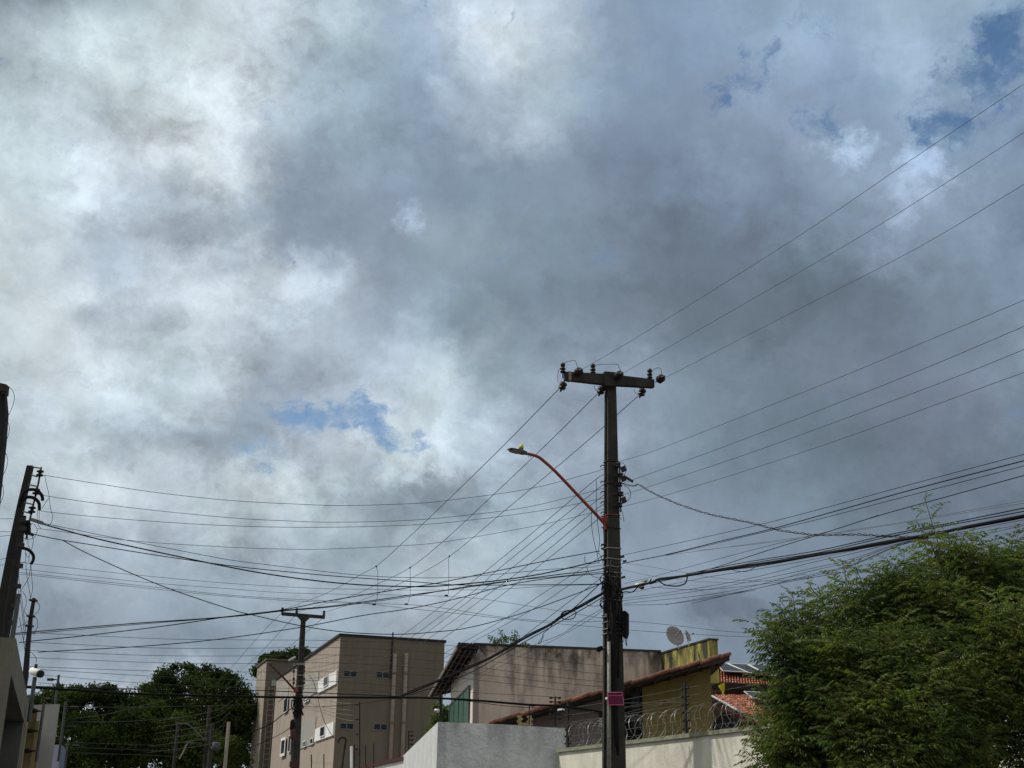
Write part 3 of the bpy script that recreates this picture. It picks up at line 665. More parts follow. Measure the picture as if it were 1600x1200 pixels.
# lower yard wall with its red coping, and the posts that stand on it, in front of the apartment block
r0 = P(500, 1212, 46); r1 = P(660, 1176, 40); RW = Plane(r0, math.degrees(math.atan2(r1.x - r0.x, r1.y - r0.y)))
yw = T('yard_wall', (r0.x, r0.y, 0), 'low yard wall with dark red tile coping below the apartment block', 'wall'); LR = math.hypot(r1.x - r0.x, r1.y - r0.y)
m = MB(); RW.poly(m, [(-2, 0), (LR, 0), (LR, r1.z - .1), (-2, r0.z - .1)], -.2, 0); m.build('wall', 'offwhite', yw)
for k in range(14):
    a = LR * k / 14; b = LR * (k + 1) / 14 - .02; za = r0.z + (r1.z - r0.z) * a / LR; zb = r0.z + (r1.z - r0.z) * b / LR
    m = MB(); RW.poly(m, [(a, za - .1), (b, zb - .1), (b, zb), (a, za)], -.25, .06); m.build('coping_tile', 'redcap', yw)
for px, t0, t1, Y, r, lab, mt, ins in ((562, 1096, 1205, 43, .022, 'tall dark post with insulators before the shaded apartment wall', 'darkpole', 4),
        (554, 1163, 1205, 44, .02, 'short dark post just left of the tall insulator post', 'darkpole', 0), (557.5, 1168, 1205, 44.2, .012, 'thinnest dark post tucked beside the tall insulator post', 'darkpole', 0),
        (571, 1163.5, 1205, 43.4, .018, 'plain dark post right of the tall insulator post', 'darkpole', 0), (584, 1161.5, 1200, 42.6, .018, 'plain dark post farthest right of the row before the windows', 'darkpole', 0),
        (549, 1166, 1210, 42, .045, 'pale white pipe post among the dark posts', 'white', 0), (506, 1178, 1205, 47, .02, 'thin dark post before the sunlit apartment wall', 'darkpole', 0),
        (486.5, 1179, 1205, 47, .022, 'thin dark post beside the second pole', 'darkpole', 0)):
    spike(px, t0, t1, Y, lab, r, ins, -1, mt)
spike(638.5, 1141, 1180, 40.4, 'dark fence post with insulators on the red coping', .022, 5, 1)
hk = [(534.5, 1200), (538, 1172), (540.5, 1158), (538.5, 1153.5), (533, 1152.5), (530, 1155), (529, 1159)]
o = MB().tube(catmull([P(x, y, 43.8) for x, y in hk], 4), .035, 6).build('hooked_pipe', 'darkpole'); tag(o, 'dark hooked vent pipe before the shaded apartment wall', 'pipe')

# ---------------------------------------------------------------- left foreground: gate surround, walls
gc = P(25, 996.5, 12); GS = Plane(gc, -18.3); GN = Plane(gc, 71.7)
if GS.n.x > 0 and False: pass
GS.n = Vector((GS.u.y, -GS.u.x, 0)); GN.n = -GS.u
aP, _ = GS.hit(47.5, 1083); aO, zO = GS.hit(38, 1122); zA = GS.hit(18, 1067)[1]; zo = (zO + zA) / 2
print('gate', gc, aP, aO, zO, zA)
gate = T('gate_surround', (gc.x, gc.y, 0), 'olive beige concrete gate surround with flat roof at the left edge', 'gate surround')
m = MB(); GS.box(m, 0.08, aP, zo, gc.z, -2.5, 0); m.build('lintel', 'gatewall', gate)
m = MB(); GN.box(m, -2.5, 0, 0, gc.z - .003, -.08, 0.0); m.build('front_panel', 'gatewall', gate)
m = MB(); GS.box(m, aO, aP, 0, zo - .003, -2.5, -.005); m.build('inner_wall', 'gateinner', gate)
m = MB(); GS.box(m, .08, aO, 0, zo - .005, -2.5, -2.3); m.build('back_wall', 'gateinner', gate)
yl = T('pale_yellow_wall', GS.pt(aP, 0), 'stained pale yellow wall running away beyond the gate surround', 'wall')
aE2, zE2 = GS.hit(65, 1178); a3, z3 = GS.hit(47, 1131)
m = MB(); GS.box(m, aP + .003, aE2, 0, (zE2 + z3) / 2, -.2, .0); m.build('wall', 'gateyellow', yl)
m = MB(); GS.box(m, aP + .003, aE2, (zE2 + z3) / 2, (zE2 + z3) / 2 + .05, -.24, .04); m.build('capping', 'gatewall', yl)
for k in range(3):
    aa = aP + 1 + k * 2.2; m = MB(); GS.box(m, aa, aa + .16, 0, (zE2 + z3) / 2 - .01, 0, .1); m.build('pilaster', 'gateyellow', yl)
q0, q1 = P(47, 1106, 24), P(93.5, 1100, 24.5)
gg = T('grey_side_wall', (q0.x, q0.y, 0), 'plain grey wall end standing behind the left fence posts', 'wall')
m = MB(); m.prism([(q0.x - 1, q0.y, 0), (q1.x, q1.y, 0), (q1.x, q1.y, q1.z), (q0.x - 1, q0.y, q0.z)], (-.1, .3, 0)); m.build('wall', 'greyrender', gg)
q0, q1 = P(96, 1163, 33), P(104.5, 1172, 35)
bb_ = T('blue_grey_wall', (q0.x, q0.y, 0), 'small blue grey wall beyond the grey one at far left', 'wall')
m = MB(); m.prism([(q0.x, q0.y, 0), (q1.x, q1.y, 0), (q1.x, q1.y, q1.z), (q0.x, q0.y, q0.z)], (-1, 1, 0)); m.build('wall', 'bluewall', bb_)
for px, pt, pb, Y, r, lab, ins, sd_, mt in ((54.5, 1058, 1128, 17, .035, 'grey post carrying the bullet camera beside the gate surround', 0, 1, 'greypole'), (68.5, 1100, 1190, 19, .028, 'grey fence post in front of the grey wall end', 3, -1, 'greypole'),
        (103, 1096, 1190, 23, .03, 'grey fence post right of the grey wall end', 2, 1, 'greypole'), (106.5, 1157, 1205, 26, .03, 'short grey post farthest right at the left walls', 1, 1, 'greypole'),
        (92, 1054.5, 1108, 28, .035, 'distant post with two insulators above the grey wall end', 2, -1, 'greypole')):
    b, tp = P(px, pt, Y), P(px, pt, Y); b = Vector((tp.x - .0, Y, P(px, pb, Y).z))
    t = T('fence_post', b, lab, 'fence post'); MB().tube([b, tp], r * .8, 8).build('post', mt, t)
    for k in range(ins): 
        q = tp - Vector((0, 0, .1 + k * .35 * Y / 24)); MB().tube([q + Vector((sd_ * r, 0, 0)), q + Vector((sd_ * (r + .06), 0, 0)), q + Vector((sd_ * (r + .08), 0, 0)), q + Vector((sd_ * (r + .2), 0, 0))], [.012, .016, .035, .03], 6).build('insulator', 'black', t)
c = P(55, 1050, 17); t = T('bullet_camera', c, 'white bullet security camera on the grey post at left', 'camera')
ax = Vector((.75, -.6, -.25)).normalized(); MB().lathe(c - ax * .09, ax, [(.02, 0), (.045, .01), (.05, .1), (.052, .2), (.045, .205)], 12).build('housing', 'white', t, True)
MB().lathe(c + ax * .1, ax, [(.046, 0), (.05, .02), (.048, .05), (.03, .052)], 12).build('lens_hood', 'black', t, True)
MB().tube([c + Vector((0, 0, .04)), c + Vector((0, 0, .1))], .02, 8).build('mount', 'black', t)

# ---------------------------------------------------------------- main pole
PY = 25.0
def hpole(cx_top, y_top, cx_bot, y_bot, Y, wt, dt, wb, db, rot, parent, mat='concrete', web=.35):
    """H-section tapering concrete pole from the ground to its top"""
    tp = P(cx_top, y_top, Y); bt = P(cx_bot, y_bot, Y); sl = (tp - bt) / (tp.z - bt.z); g = tp - sl * tp.z
    def sect(z, c):
        k = z / tp.z; w = wb + (wt - wb) * k; d = db + (dt - db) * k; w /= 2; d /= 2; f = d * .42; i = w * web
        pr = [(-w, -d), (w, -d), (w, -f), (i, -f * .8), (i, f * .8), (w, f), (w, d), (-w, d), (-w, f), (-i, f * .8), (-i, -f * .8), (-w, -f)]
        cr, sr = math.cos(R_(rot)), math.sin(R_(rot)); return [Vector((c.x + a * cr - b * sr, c.y + a * sr + b * cr, z)) for a, b in pr]
    m = MB(); N_ = 9; vs = []
    for j in range(N_): z = tp.z * j / (N_ - 1); vs += sect(z, g + sl * z)
    fs = [(j * 12 + k, j * 12 + (k + 1) % 12, (j + 1) * 12 + (k + 1) % 12, (j + 1) * 12 + k) for j in range(N_ - 1) for k in range(12)]
    fs += [tuple(range(11, -1, -1)), tuple((N_ - 1) * 12 + k for k in range(12))]
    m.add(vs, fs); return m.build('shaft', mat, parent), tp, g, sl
base = P(959.5, 1200, PY); tpp = P(953.6, 600, PY)
mp = T('utility_pole', (base.x + .01, PY, 0), 'tall tapering concrete pole with crossarm, nearest one right of centre', 'utility pole')
shaft, tpp, g_, sl_ = hpole(953.6, 592, 959.5, 1200, PY, .19, .15, .45, .28, 24, mp)
def at(y, dx=0, dy=0):
    """point beside the pole at picture height y: dx px sideways, dy metres towards the viewer"""
    x = 953.6 + (959.5 - 953.6) * (y - 592) / 608; return P(x + dx, y, PY - dy)
# crossarm
aL, aR = P(882, 588, PY - .42), P(1021, 600, PY + .12); ad = (aR - aL).normalized(); an = Vector((ad.y, -ad.x, 0)).normalized()
an = an if an.y < 0 else -an
up = Vector((0, 0, 1)); mid = aL + (aR - aL) * .49
m = MB(); hw = [(0, .085), (.42, .11), (.5, .13), (.58, .11), (1, .085)]; vs = []
for t_, h in hw:
    p = aL + (aR - aL) * t_
    for a, b in ((-1, -1), (1, -1), (1, 1), (-1, 1)): vs.append(p + an * a * .06 + up * b * h)
fs = [(i * 4 + k, i * 4 + (k + 1) % 4, (i + 1) * 4 + (k + 1) % 4, (i + 1) * 4 + k) for i in range(4) for k in range(4)] + [(3, 2, 1, 0), (16, 17, 18, 19)]
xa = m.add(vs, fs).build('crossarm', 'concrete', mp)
MB().box(aL + ad * .1, ad * .03, an * .068, up * .095).build('end_strap', 'strap', xa); MB().box(mid, ad * .12, an * .1, up * .15).build('collar', 'concrete', xa)
def pin_ins(c, h=.22, r=.06, par=None):
    b = MB().lathe(c, up, [(.012, -.12), (.012, 0), (r * .8, .0), (r, .03), (r * .6, .045), (r * .6, .06), (r, .075), (r * .95, .1), (r * .55, .115), (r * .6, .13), (r * .85, .145), (r * .8, h - .02), (r * .3, h)], 12).build('pin_insulator', 'porcelain', par or mp, True); return b
def disc_ins(c, ax, par=None, r=.088):
    ax = Vector(ax).normalized()
    return MB().lathe(c, ax, [(.012, -.12), (.012, 0), (r * .5, .0), (r, .03), (r * .95, .05), (r * .35, .06), (r * .35, .10), (r, .115), (r * .95, .135), (r * .4, .15), (.025, .19), (.014, .24)], 14).build('strain_insulator', 'porcelain', par or mp, True)
for x, y in ((879.5, 581), (926, 582.5), (1015.5, 590)):
    k = (x - 882) / 139; p = aL + (aR - aL) * k; pin_ins(Vector((p.x, p.y, P(x, y, p.y).z)) + up * -.02, par=mp)
frd = Vector((.434, -.901, .05)); bkd = Vector((-.30, .95, -.12))
for x, y in ((901, 583.5), (964, 588.5), (1029, 594)): disc_ins(P(x, y, PY - .42 + .54 * (x - 882) / 139 - .12), frd)
for x, y in ((881, 598), (941, 605), (1005, 608)): disc_ins(P(x, y, PY - .42 + .54 * (x - 882) / 139 + .1), bkd + Vector((0, 0, -.5)), r=.082)
for pts, ya in ((((880, 572), (884, 566), (890, 564.3), (898.5, 564), (902, 572), (905, 577)), PY - .4), (((928, 573), (934, 570), (942, 569.3), (964, 569.3), (967, 574), (971, 581)), PY - .2),
            (((1017, 583), (1022, 577), (1027, 575), (1032, 576), (1034, 583), (1035, 588)), PY + .05),
            (((880, 574), (873, 578), (871.5, 588), (872, 597)), PY - .4), (((928, 603), (930, 608), (934, 612)), PY - .1), (((990, 608), (992, 613), (996, 617)), PY)):
    wire('jumper', None, None, pts, ya, ya, .45, parent=mp)
# low voltage rack and clamps
rk = MB().tube([at(722, 13, .1), at(800, 14, .1)], .018, 6).build('rack_bar', 'iron', mp)
for y, dx in ((727, 11), (743, 15), (757, 13), (772, 15), (789, 13)):
    c = at(y, dx, .12); MB().lathe(c - up * .05, up, [(.02, 0), (.055, .01), (.055, .035), (.03, .05), (.055, .065), (.055, .09), (.02, .1)], 10).build('spool_insulator', 'porcelain', mp, True)
    MB().tube([at(y, 4, .15), c], .014, 5).build('bracket', 'iron', mp)
for y in (733, 748, 781): 
    c = at(y, 19, .2); MB().box(c, (.045, 0, .02), (0, .03, 0), (-.015, 0, .05)).build('wire_clamp', 'iron', mp)
MB().box(P(983, 749, PY - .3), (.08, 0, -.05), (0, .02, 0), (.01, 0, .02)).build('wire_clamp', 'iron', mp)
for y in (727, 752, 768, 784, 800, 851, 868): 
    MB().tube([at(y, -7), at(y, -15), at(y + 3, -17)], .012, 5).build('bracket', 'iron', mp)
for y in (851, 857): MB().tube([at(y, -6), at(y, -17)], .02, 5).build('strain_bracket', 'iron', mp)
for pts in (((975, 758), (982, 763), (985, 770), (984, 778), (979, 784), (973, 787)), ((970, 722), (976, 726), (979, 733), (976, 741), (974, 745)), ((967, 726), (968, 734), (970, 741)), ((969, 762), (966, 768), (968, 772)),
            ((932, 750), (932, 790), (934, 820), (937, 845), (934, 866)), ((925, 792), (924, 815), (927, 840), (934, 870), (936, 880)), ((945, 800), (943, 825), (944, 850)), ((914, 868), (914, 878), (922, 881), (931, 880), (937, 879)),
            ((917, 885), (919, 893), (926, 900), (935, 903), (941, 902)), ((942, 880), (938, 868), (935, 864)), ((971, 796), (973, 803), (975, 815)), ((966, 800), (967, 806), (971, 812)),
            ((971, 930), (973, 960), (974, 985)), ((938, 905), (941, 918), (939, 930), (944, 938)), ((947, 905), (943, 915), (942, 926), (946, 935))):
    wire('loop_wire', None, None, pts, PY - .25, PY - .25, .45, 'cable', parent=mp)
def strap(y, mat='strap', w=.022, k=1.02, rough=0):
    t_ = 1 - (at(y).z) / tpp.z; w_ = .19 + .27 * t_; d_ = .15 + .19 * t_; c = at(y); c = Vector((g_.x + sl_.x * c.z, PY, c.z))
    cr, sr = math.cos(R_(24)), math.sin(R_(24)); a = Vector((cr, sr, random.uniform(-.05, .05))) * (w_ / 2 * k + .004); b = Vector((-sr, cr, 0)) * (d_ / 2 * k + .004)
    m = MB(); q = [c - a - b, c + a - b, c + a + b, c - a + b]
    for i in range(4): m.tube([q[i], q[(i + 1) % 4]], w * .5, 5)
    return m.build('strap', mat, mp)
for y in (858, 875, 887, 896, 903, 939, 961, 964, 973, 984, 991): strap(y)
strap(722, 'iron'); strap(757, 'iron'); strap(806, 'orange', .02); strap(826, 'iron')
# dark mass of drop cables wound round the shaft between the telecom fixings
for k in range(16):
    y0_, y1_ = random.uniform(872, 905), random.uniform(930, 1000); x0 = random.uniform(-13, 14)
    pts = []
    for j in range(6):
        y = y0_ + (y1_ - y0_) * j / 5; x = x0 + random.uniform(-4, 4); pts.append(at(y, x, .22 + random.uniform(0, .07)))
    MB().tube(catmull(pts, 4), random.uniform(.006, .016), 5).build('drop_cable', random.choice(['cable', 'cable', 'cable', 'redcable', 'iron']), mp)
for k in range(9):
    y = random.uniform(905, 945); s_ = random.choice((-1, 1)); r = random.uniform(3, 8)
    pts = [at(y + r * math.sin(q), s_ * 12 + r * math.cos(q), .2 + .02 * q) for q in np.linspace(0, 5.5, 9)]
    MB().tube(catmull(pts, 3), .007, 4).build('cable_loop', 'cable', mp)
MB().tube([at(1003, -6, .235), at(1100, -6.5, .245), at(1225, -7.5, .27)], .035, 8).build('conduit', 'strap', mp, True)
MB().tube([at(938, 2, .22), at(1000, 1.5, .23), at(1100, 2.5, .25), at(1150, 4.5, .26), at(1180, 6, .27)], [.05, .055, .055, .05, .02], 8).build('riser_cable', 'cable', mp, True)
MB().tube([at(940, 9, .2), at(1000, 9, .22), at(1060, 8, .23)], .02, 6).build('riser_cable', 'cable', mp, True)
MB().tube([at(1012, -17), at(1012, -9)], .014, 5).build('bracket', 'strap', mp)
# splice closure, clamps, camera, bill
bx = P(976.5, 974, PY - .1); sb = T('splice_box', bx, 'black splice closure box strapped to the right side of the main pole', 'junction box')
m = MB(); m.prism([P(972, 955, PY - .2), P(977, 954, PY - .2), P(980.5, 957, PY - .2), P(980.5, 988, PY - .2), P(978, 996, PY - .2), P(972.5, 994, PY - .2)], (0.05, .22, 0)); m.build('housing', 'cable', sb)
for i in range(3): MB().tube([P(974 + i * 2, 994, PY - .1), P(975 + i * 2, 1000, PY - .12), P(977 + i * 1.3 - (i == 0) * 5, 1006 + i * 2, PY - .12)], .008, 4).build('cable_tail', 'cable' if i else 'strap', sb)
for (x, y, ax_, r, l, lab) in ((1000.5, 914, (1, -.3, .25), .05, .24, 'silver suspension clamp on the thick cable nearer the pole'), (1005.5, 909.5, (1, -.3, .5), .03, .18, 'silver cable grip above the suspension clamp by the pole')):
    c = P(x, y, PY - .6); a = Vector(ax_).normalized(); t = MB().lathe(c - a * l / 2, a, [(.012, 0), (r, .03), (r * 1.1, l * .5), (r * .8, l * .8), (.012, l)], 10).build('cable_clamp', 'steel' if r > .04 else 'strap', None, True); tag(t, lab, 'clamp')
t = MB().lathe(P(996.5, 915, PY - .55), Vector((.8, 0, -.35)), [(.02, 0), (.04, .02), (.04, .1), (.02, .13)], 8).build('cable_clamp', 'iron'); tag(t, 'dark end clamp left of the silver suspension clamp', 'clamp')
for (x, y, lab) in ((972.5, 870, 'upper'), (974, 902, 'middle'), (976, 877, 'outer')):
    t = MB().box(P(x, y, PY - .3), (.035, 0, .01), (0, .02, 0), (-.005, 0, .018)).build('tap_connector', 'iron'); tag(t, f'{lab} small dark tap connector hanging right of the pole', 'connector', 'tap connectors right of the pole')
c = P(938.5, 1013, PY - .2); t = T('security_camera', c, 'dark bullet camera on a short arm left of the pole', 'camera'); a = Vector((-.75, -.45, -.42)).normalized()
MB().lathe(c - a * .04, a, [(.02, 0), (.042, .01), (.045, .06), (.05, .065), (.05, .11), (.03, .115)], 12).build('housing', 'cable', t, True); MB().tube([c, at(1013, -9)], .016, 6).build('arm', 'strap', t)
q = [P(949, 1081.5, PY - .36), P(972.5, 1081, PY - .3), P(975.5, 1102, PY - .32), P(949.5, 1102, PY - .38)]
bl = T('handbill', q[3], 'magenta printed bill pasted round the concrete pole', 'poster')
MB().prism(q, (0, .006, 0)).build('paper', 'pink', bl)
qx, qy = (q[1] - q[0]), (q[0] - q[3])
def on(u, v, o=.004): return q[3] + (q[2] - q[3]) * u * (1 - v) + ((q[0] - q[3]) * v) + (q[1] - q[0]) * u * v - Vector((0, o, 0))
for a, b in (((.03, .97), (.97, .97)), ((.03, .03), (.97, .03)), ((.03, .03), (.03, .97)), ((.97, .03), (.97, .97)), ((.03, .72), (.97, .72))): MB().tube([on(*a), on(*b)], .005, 4).build('printed_rule', 'pinklight', bl)
rr = random.Random(3); m = MB(); m2 = MB()
for row, (v, h, n_) in enumerate(((.84, .10, 9), (.62, .06, 12), (.49, .06, 10), (.36, .06, 12), (.18, .10, 9))):
    for k in range(n_):      # the print is too small to read in the photograph: letter-sized marks
        u0 = .07 + .86 * k / n_; w = .86 / n_ * .62; mm = m
        for s_ in range(2):
            u = u0 + w * s_ * .7; mm.add([on(u, v - h, .006), on(u + w * .3, v - h, .006), on(u + w * .3, v + h, .006), on(u, v + h, .006)], [(0, 1, 2, 3)])
        if rr.random() < .75: vv = v + h * rr.choice((-.8, 0, .8)); mm.add([on(u0, vv - h * .2, .007), on(u0 + w, vv - h * .2, .007), on(u0 + w, vv + h * .2, .007), on(u0, vv + h * .2, .007)], [(0, 1, 2, 3)])
m.build('lettering', 'ink', bl, kind='stuff')
MB().lathe(P(948, 1092, PY - .34), (0, -1, 0), [(.02, 0), (.03, .01), (.02, .03)], 8).build('white_pin', 'white', bl, True)

# ---------------------------------------------------------------- street lamp
lp = T('street_lamp', at(820, -8, .05), 'street lamp on a bent orange arm with grey head pointing left', 'street lamp')
LY = PY - .1
arm = catmull([P(x, y, Y) for x, y, Y in ((946, 821, LY), (938, 811, LY - .05), (905, 776, LY - .25), (870, 739, LY - .5), (848, 719, LY - .62), (839, 713, LY - .68), (829, 710, LY - .72), (825, 709, LY - .74))], 5)
MB().tube(arm, .032, 8).build('arm', 'orange', lp, True)
m = MB(); m.box(at(817, -9, .05), (.035, 0, 0), (0, .05, 0), (0, 0, .14)); br_ = m.build('bracket', 'orange', lp)
m = MB(); m.prism([P(936, 809, LY - .05), P(944, 808, LY), P(945, 822, LY)], (0, .05, 0)); m.build('gusset', 'orange', lp)
for y in (807, 824): MB().tube([at(y, -16), at(y, -6)], .012, 5).build('bolt', 'iron', lp)
a, b = P(825, 709.5, LY - .74), P(795, 701, LY - .98); d = (b - a).normalized(); s_ = d.cross(up).normalized(); n_ = s_.cross(d)
hd = MB()
secs = [(0, .04, .026), (.12, .05, .03), (.2, .11, .034), (.45, .13, .03), (.7, .12, .02), (.95, .10, .014), (1, .06, .008)]
vs = []; Ld = (b - a).length
for t_, w, h in secs:
    for k in range(8): an_ = 2 * math.pi * k / 8; vs.append(a + d * Ld * t_ + s_ * w * math.cos(an_) + n_ * h * math.sin(an_))
hd.add(vs, [(i * 8 + k, i * 8 + (k + 1) % 8, (i + 1) * 8 + (k + 1) % 8, (i + 1) * 8 + k) for i in range(6) for k in range(8)] + [tuple(range(7, -1, -1)), tuple(48 + k for k in range(8))])
hdo = hd.build('lamp_head', 'lampgrey', lp, True)
MB().box(a + d * Ld * .68 - n_ * .03, d * Ld * .2, s_ * .08, n_ * .006).build('lens_plate', 'glassl', hdo)
MB().lathe(a + d * Ld * .38 + n_ * .035, n_ , [(.045, 0), (.05, .02), (.052, .045), (.03, .055)], 10).build('socket', 'olive', hdo, True)
MB().lathe(a + d * Ld * .36 + n_ * .085, n_, [(.04, 0), (.044, .02), (.04, .055), (.025, .075), (.01, .08)], 10).build('photocell', 'yellowgreen', hdo, True)
for k in range(2): MB().tube([P(826 + 3 * k, 711, LY - .75), P(826.5 + 3 * k, 714.5, LY - .75)], .006, 4).build('loose_wire', 'cable', lp)

# ---------------------------------------------------------------- second pole and far poles
P2 = 60.0
p2 = T('utility_pole', (P(463, 1200, P2).x, P2, 0), 'concrete pole with crossarm standing before the apartment block', 'utility pole')
hpole(474, 966, 460.5, 1200, P2, .2, .16, .48, .36, 24, p2)
m = MB(); l2, r2 = P(440, 959, P2 - .3), P(507.5, 964.5, P2 + .3); m.box((l2 + r2) / 2, (r2 - l2) / 2, (0, .07, 0), (0, 0, .075)); m.prism([P(462, 961, P2 - .1), P(485, 963, P2 - .1), P(478, 970, P2 - .1), P(470, 970, P2 - .1)], (0, .16, 0)); m.build('crossarm', 'concrete', p2)
for x, y in ((441, 957), (463.5, 958), (506, 962)): pin_ins(P(x, y, P2 - .3 + .6 * (x - 440) / 67), .24, .075, p2)
for y in (1043, 1049, 1061, 1067):
    for dx in (-9, 7): MB().lathe(P(468 + dx, y, P2 - .2) - up * .06, up, [(.02, 0), (.06, .01), (.06, .05), (.03, .06), (.06, .07), (.06, .11), (.02, .12)], 8).build('spool_insulator', 'porcelain', p2, True)
for dx in (-9, 7): MB().tube([P(469 + dx, 1036, P2 - .2), P(467 + dx, 1078, P2 - .2)], .03, 5).build('rack_bar', 'strap', p2)
for y in (1037, 1038.5, 1055, 1072): MB().box(P(470, y, P2 - .22), (.19, 0, 0), (0, .01, 0), (0, 0, .02)).build('strap', 'strap', p2)
for k in range(12):
    pts = [P(466 + random.uniform(-9, 8), 1088 + 30 * j / 4 + random.uniform(-3, 3), P2 - .3) for j in range(5)]; MB().tube(catmull(pts, 3), random.uniform(.02, .04), 5).build('drop_cable', 'cable', p2)
tag(MB().lathe(P(457, 1156, P2 - .4), up, [(.05, 0), (.12, .1), (.13, .4), (.05, .5)], 10).build('cable_marker', MT['redcap']), 'red cylinder marker hanging on the second pole', 'marker')
tag(MB().lathe(P(456, 1142, P2 - .4), up, [(.05, 0), (.1, .05), (.1, .4), (.05, .5)], 10).build('splice_box', 'cable'), 'black closure on the second pole above the red marker', 'junction box')
MB().box(P(460, 1194, P2 - .4), (.22, 0, 0), (0, .02, 0), (0, 0, .12)).build('painted_band', 'redcap', p2)
l2_ = T('street_lamp', P(462, 1080, P2 - .2), 'far street lamp on a thin red arm crossing the stair tower', 'street lamp')
MB().tube([P(462.5, 1080, P2 - .2), P(443, 1059, P2 - .8), P(420, 1036, P2 - 1.5)], .045, 6).build('arm', 'redcap', l2_)
MB().box(P(462.5, 1078, P2 - .25), (.09, 0, 0), (0, .05, 0), (0, 0, .12)).build('bracket', 'orange', l2_)
h2 = T('street_lamp', P(453, 1038, P2 + 1), 'white tilted lamp head on a short stem left of the second pole', 'street lamp')
MB().prism([P(450, 1031, P2), P(460.5, 1025, P2), P(461.5, 1026.5, P2), P(451, 1032.5, P2)], (0, .3, 0)).build('lamp_head', 'white', h2); MB().tube([P(455, 1028, P2 + .1), P(454, 1040, P2 + .1), P(466, 1046, P2)], .025, 5).build('stem', 'greypole', h2)
def farpole(px, yt, Y, w, lab, arm=False, mat='concrete', dx=0):
    tp = P(px, yt, Y); t = T('utility_pole', (tp.x + dx, Y, 0), lab, 'utility pole', 'distant poles among the left trees')
    MB().tube([(tp.x + dx, Y, 0), tp], [w * 1.4, w], 6).build('shaft', mat, t)
    if arm: MB().box(tp - up * .1, (1.0, .1, 0), (0, .06, 0), (0, 0, .06)).build('crossarm', mat, t)
    return t
farpole(327.5, 1103, 88, .12, 'grey far pole, leftmost of the thick pair before the dark trees'); farpole(332, 1131, 84, .14, 'shorter grey far pole close right of the tall far pole', mat='concrete')
farpole(357.5, 1128, 82, .11, 'pale leaning far pole nearest the apartment block', mat='pipe'); farpole(278.5, 1128, 86, .11, 'far pole beside the curved white lamp arm')
for pts, lab, mt_ in (([(281, 1130), (292, 1131.5), (299, 1136), (321, 1157)], 'far lamp on a long bent grey arm before the trees', 'greypole'), ([(297.5, 1160), (292, 1163), (287, 1173), (280, 1186)], 'far lamp on a short white curved arm, below the bent grey one', 'pipe')):
    t = T('street_lamp', P(*pts[-1], 84), lab, 'street lamp'); w = catmull([P(x, y, 84) for x, y in pts], 4); MB().tube(w, .05, 5).build('arm', mt_, t)
    MB().box(w[0], (.28, 0, -.03), (0, .12, 0), (0, 0, .05)).build('lamp_head', 'greypole', t)
tr_ = T('pole_transformer', P(337.5, 1172, 82), 'pale round transformer drum on the far poles', 'transformer'); MB().lathe(P(337.5, 1173, 82), up, [(.05, 0), (.25, .05), (.27, .45), (.22, .5)], 12).build('drum', 'greypole', tr_, True)
MB().box(P(333, 1168, 82), (.12, 0, 0), (0, .1, 0), (0, 0, .05)).build('bracket', 'pipe', tr_)

# ---------------------------------------------------------------- leaning poles at the left
AY = 21.5
def lpole(pts, Y, w0, w1, lab, mat, name='utility_pole', n=8, toground=True):
    w = [P(x, y, Y) for x, y in pts]; t = T(name, (w[-1].x, Y, 0), lab, 'utility pole')
    if toground: e = w[-1]; w.append(Vector((e.x - (e.z) * .02, Y, 0)))
    ww = [w0 + (w1 - w0) * i / (len(w) - 1) for i in range(len(w))]
    m = MB(); prev = None; vs = []
    for p, r in zip(w, ww):
        for a, b in ((-1, -1), (1, -1), (1, 1), (-1, 1)): vs.append(p + Vector((a * r * .94, b * r * .7, 0)))
    m.add(vs, [(i * 4 + k, i * 4 + (k + 1) % 4, (i + 1) * 4 + (k + 1) % 4, (i + 1) * 4 + k) for i in range(len(w) - 1) for k in range(4)] + [(3, 2, 1, 0), tuple(len(vs) - 4 + k for k in range(4))])
    m.build('shaft', mat, t); return t
A_ = lpole([(47.5, 728), (33, 790), (19, 860), (8, 920), (-3, 985)], AY, .055, .085, 'slim tall dark pole leaning right, carrying the insulator rack', 'darkpole')
B_ = lpole([(37.5, 806), (31, 850), (26, 880), (19, 935), (9, 990)], AY - .4, .035, .065, 'dark crooked post strapped just in front of the leaning pole', 'darkpole')
C_ = lpole([(29.5, 928), (25, 960), (20, 992)], AY - 1, .03, .035, 'pale grey pipe mast between the two dark left poles', 'greypole')
D_ = lpole([(53.2, 934.5), (48, 965), (43.5, 1010), (40, 1056)], AY - 2.5, .022, .045, 'shorter dark pole standing apart, right of the leaning poles', 'darkpole')
E_ = lpole([(4, 977), (1, 1000)], AY - 2, .025, .03, 'black stub post at the far left behind the gate surround', 'darkpole')
def spool(x, y, Y, r=.055, par=None, k=1):
    MB().lathe(P(x, y, Y) - up * .055 * k, up, [(.015, -.03), (.02, 0), (r, .01), (r * 1.05, .03), (r * .5, .045), (r * .5, .065), (r * 1.05, .08), (r, .1), (.02, .112), (.015, .14)], 12).build('spool_insulator', 'porcelain', par, True)
MB().tube([P(x, y, AY - .2) for x, y in ((64.5, 730), (60, 755), (53, 785), (46.5, 812), (41, 842))], .016, 6).build('rack_rod', 'iron', A_)
for x, y in ((62.5, 739.5), (56.5, 768), (50, 796.5), (43, 822), (41, 828)): spool(x, y, AY - .2, .06, A_)
for x0, y0, x1, y1 in ((50, 729.5, 64, 732), (49, 742, 58, 745), (45, 757, 57, 760), (39, 785.5, 51, 788), (36, 799, 47, 802), (34, 815, 48, 813)): MB().tube([P(x0, y0, AY - .1), P(x1, y1, AY - .2)], .013, 5).build('bracket', 'iron', A_)
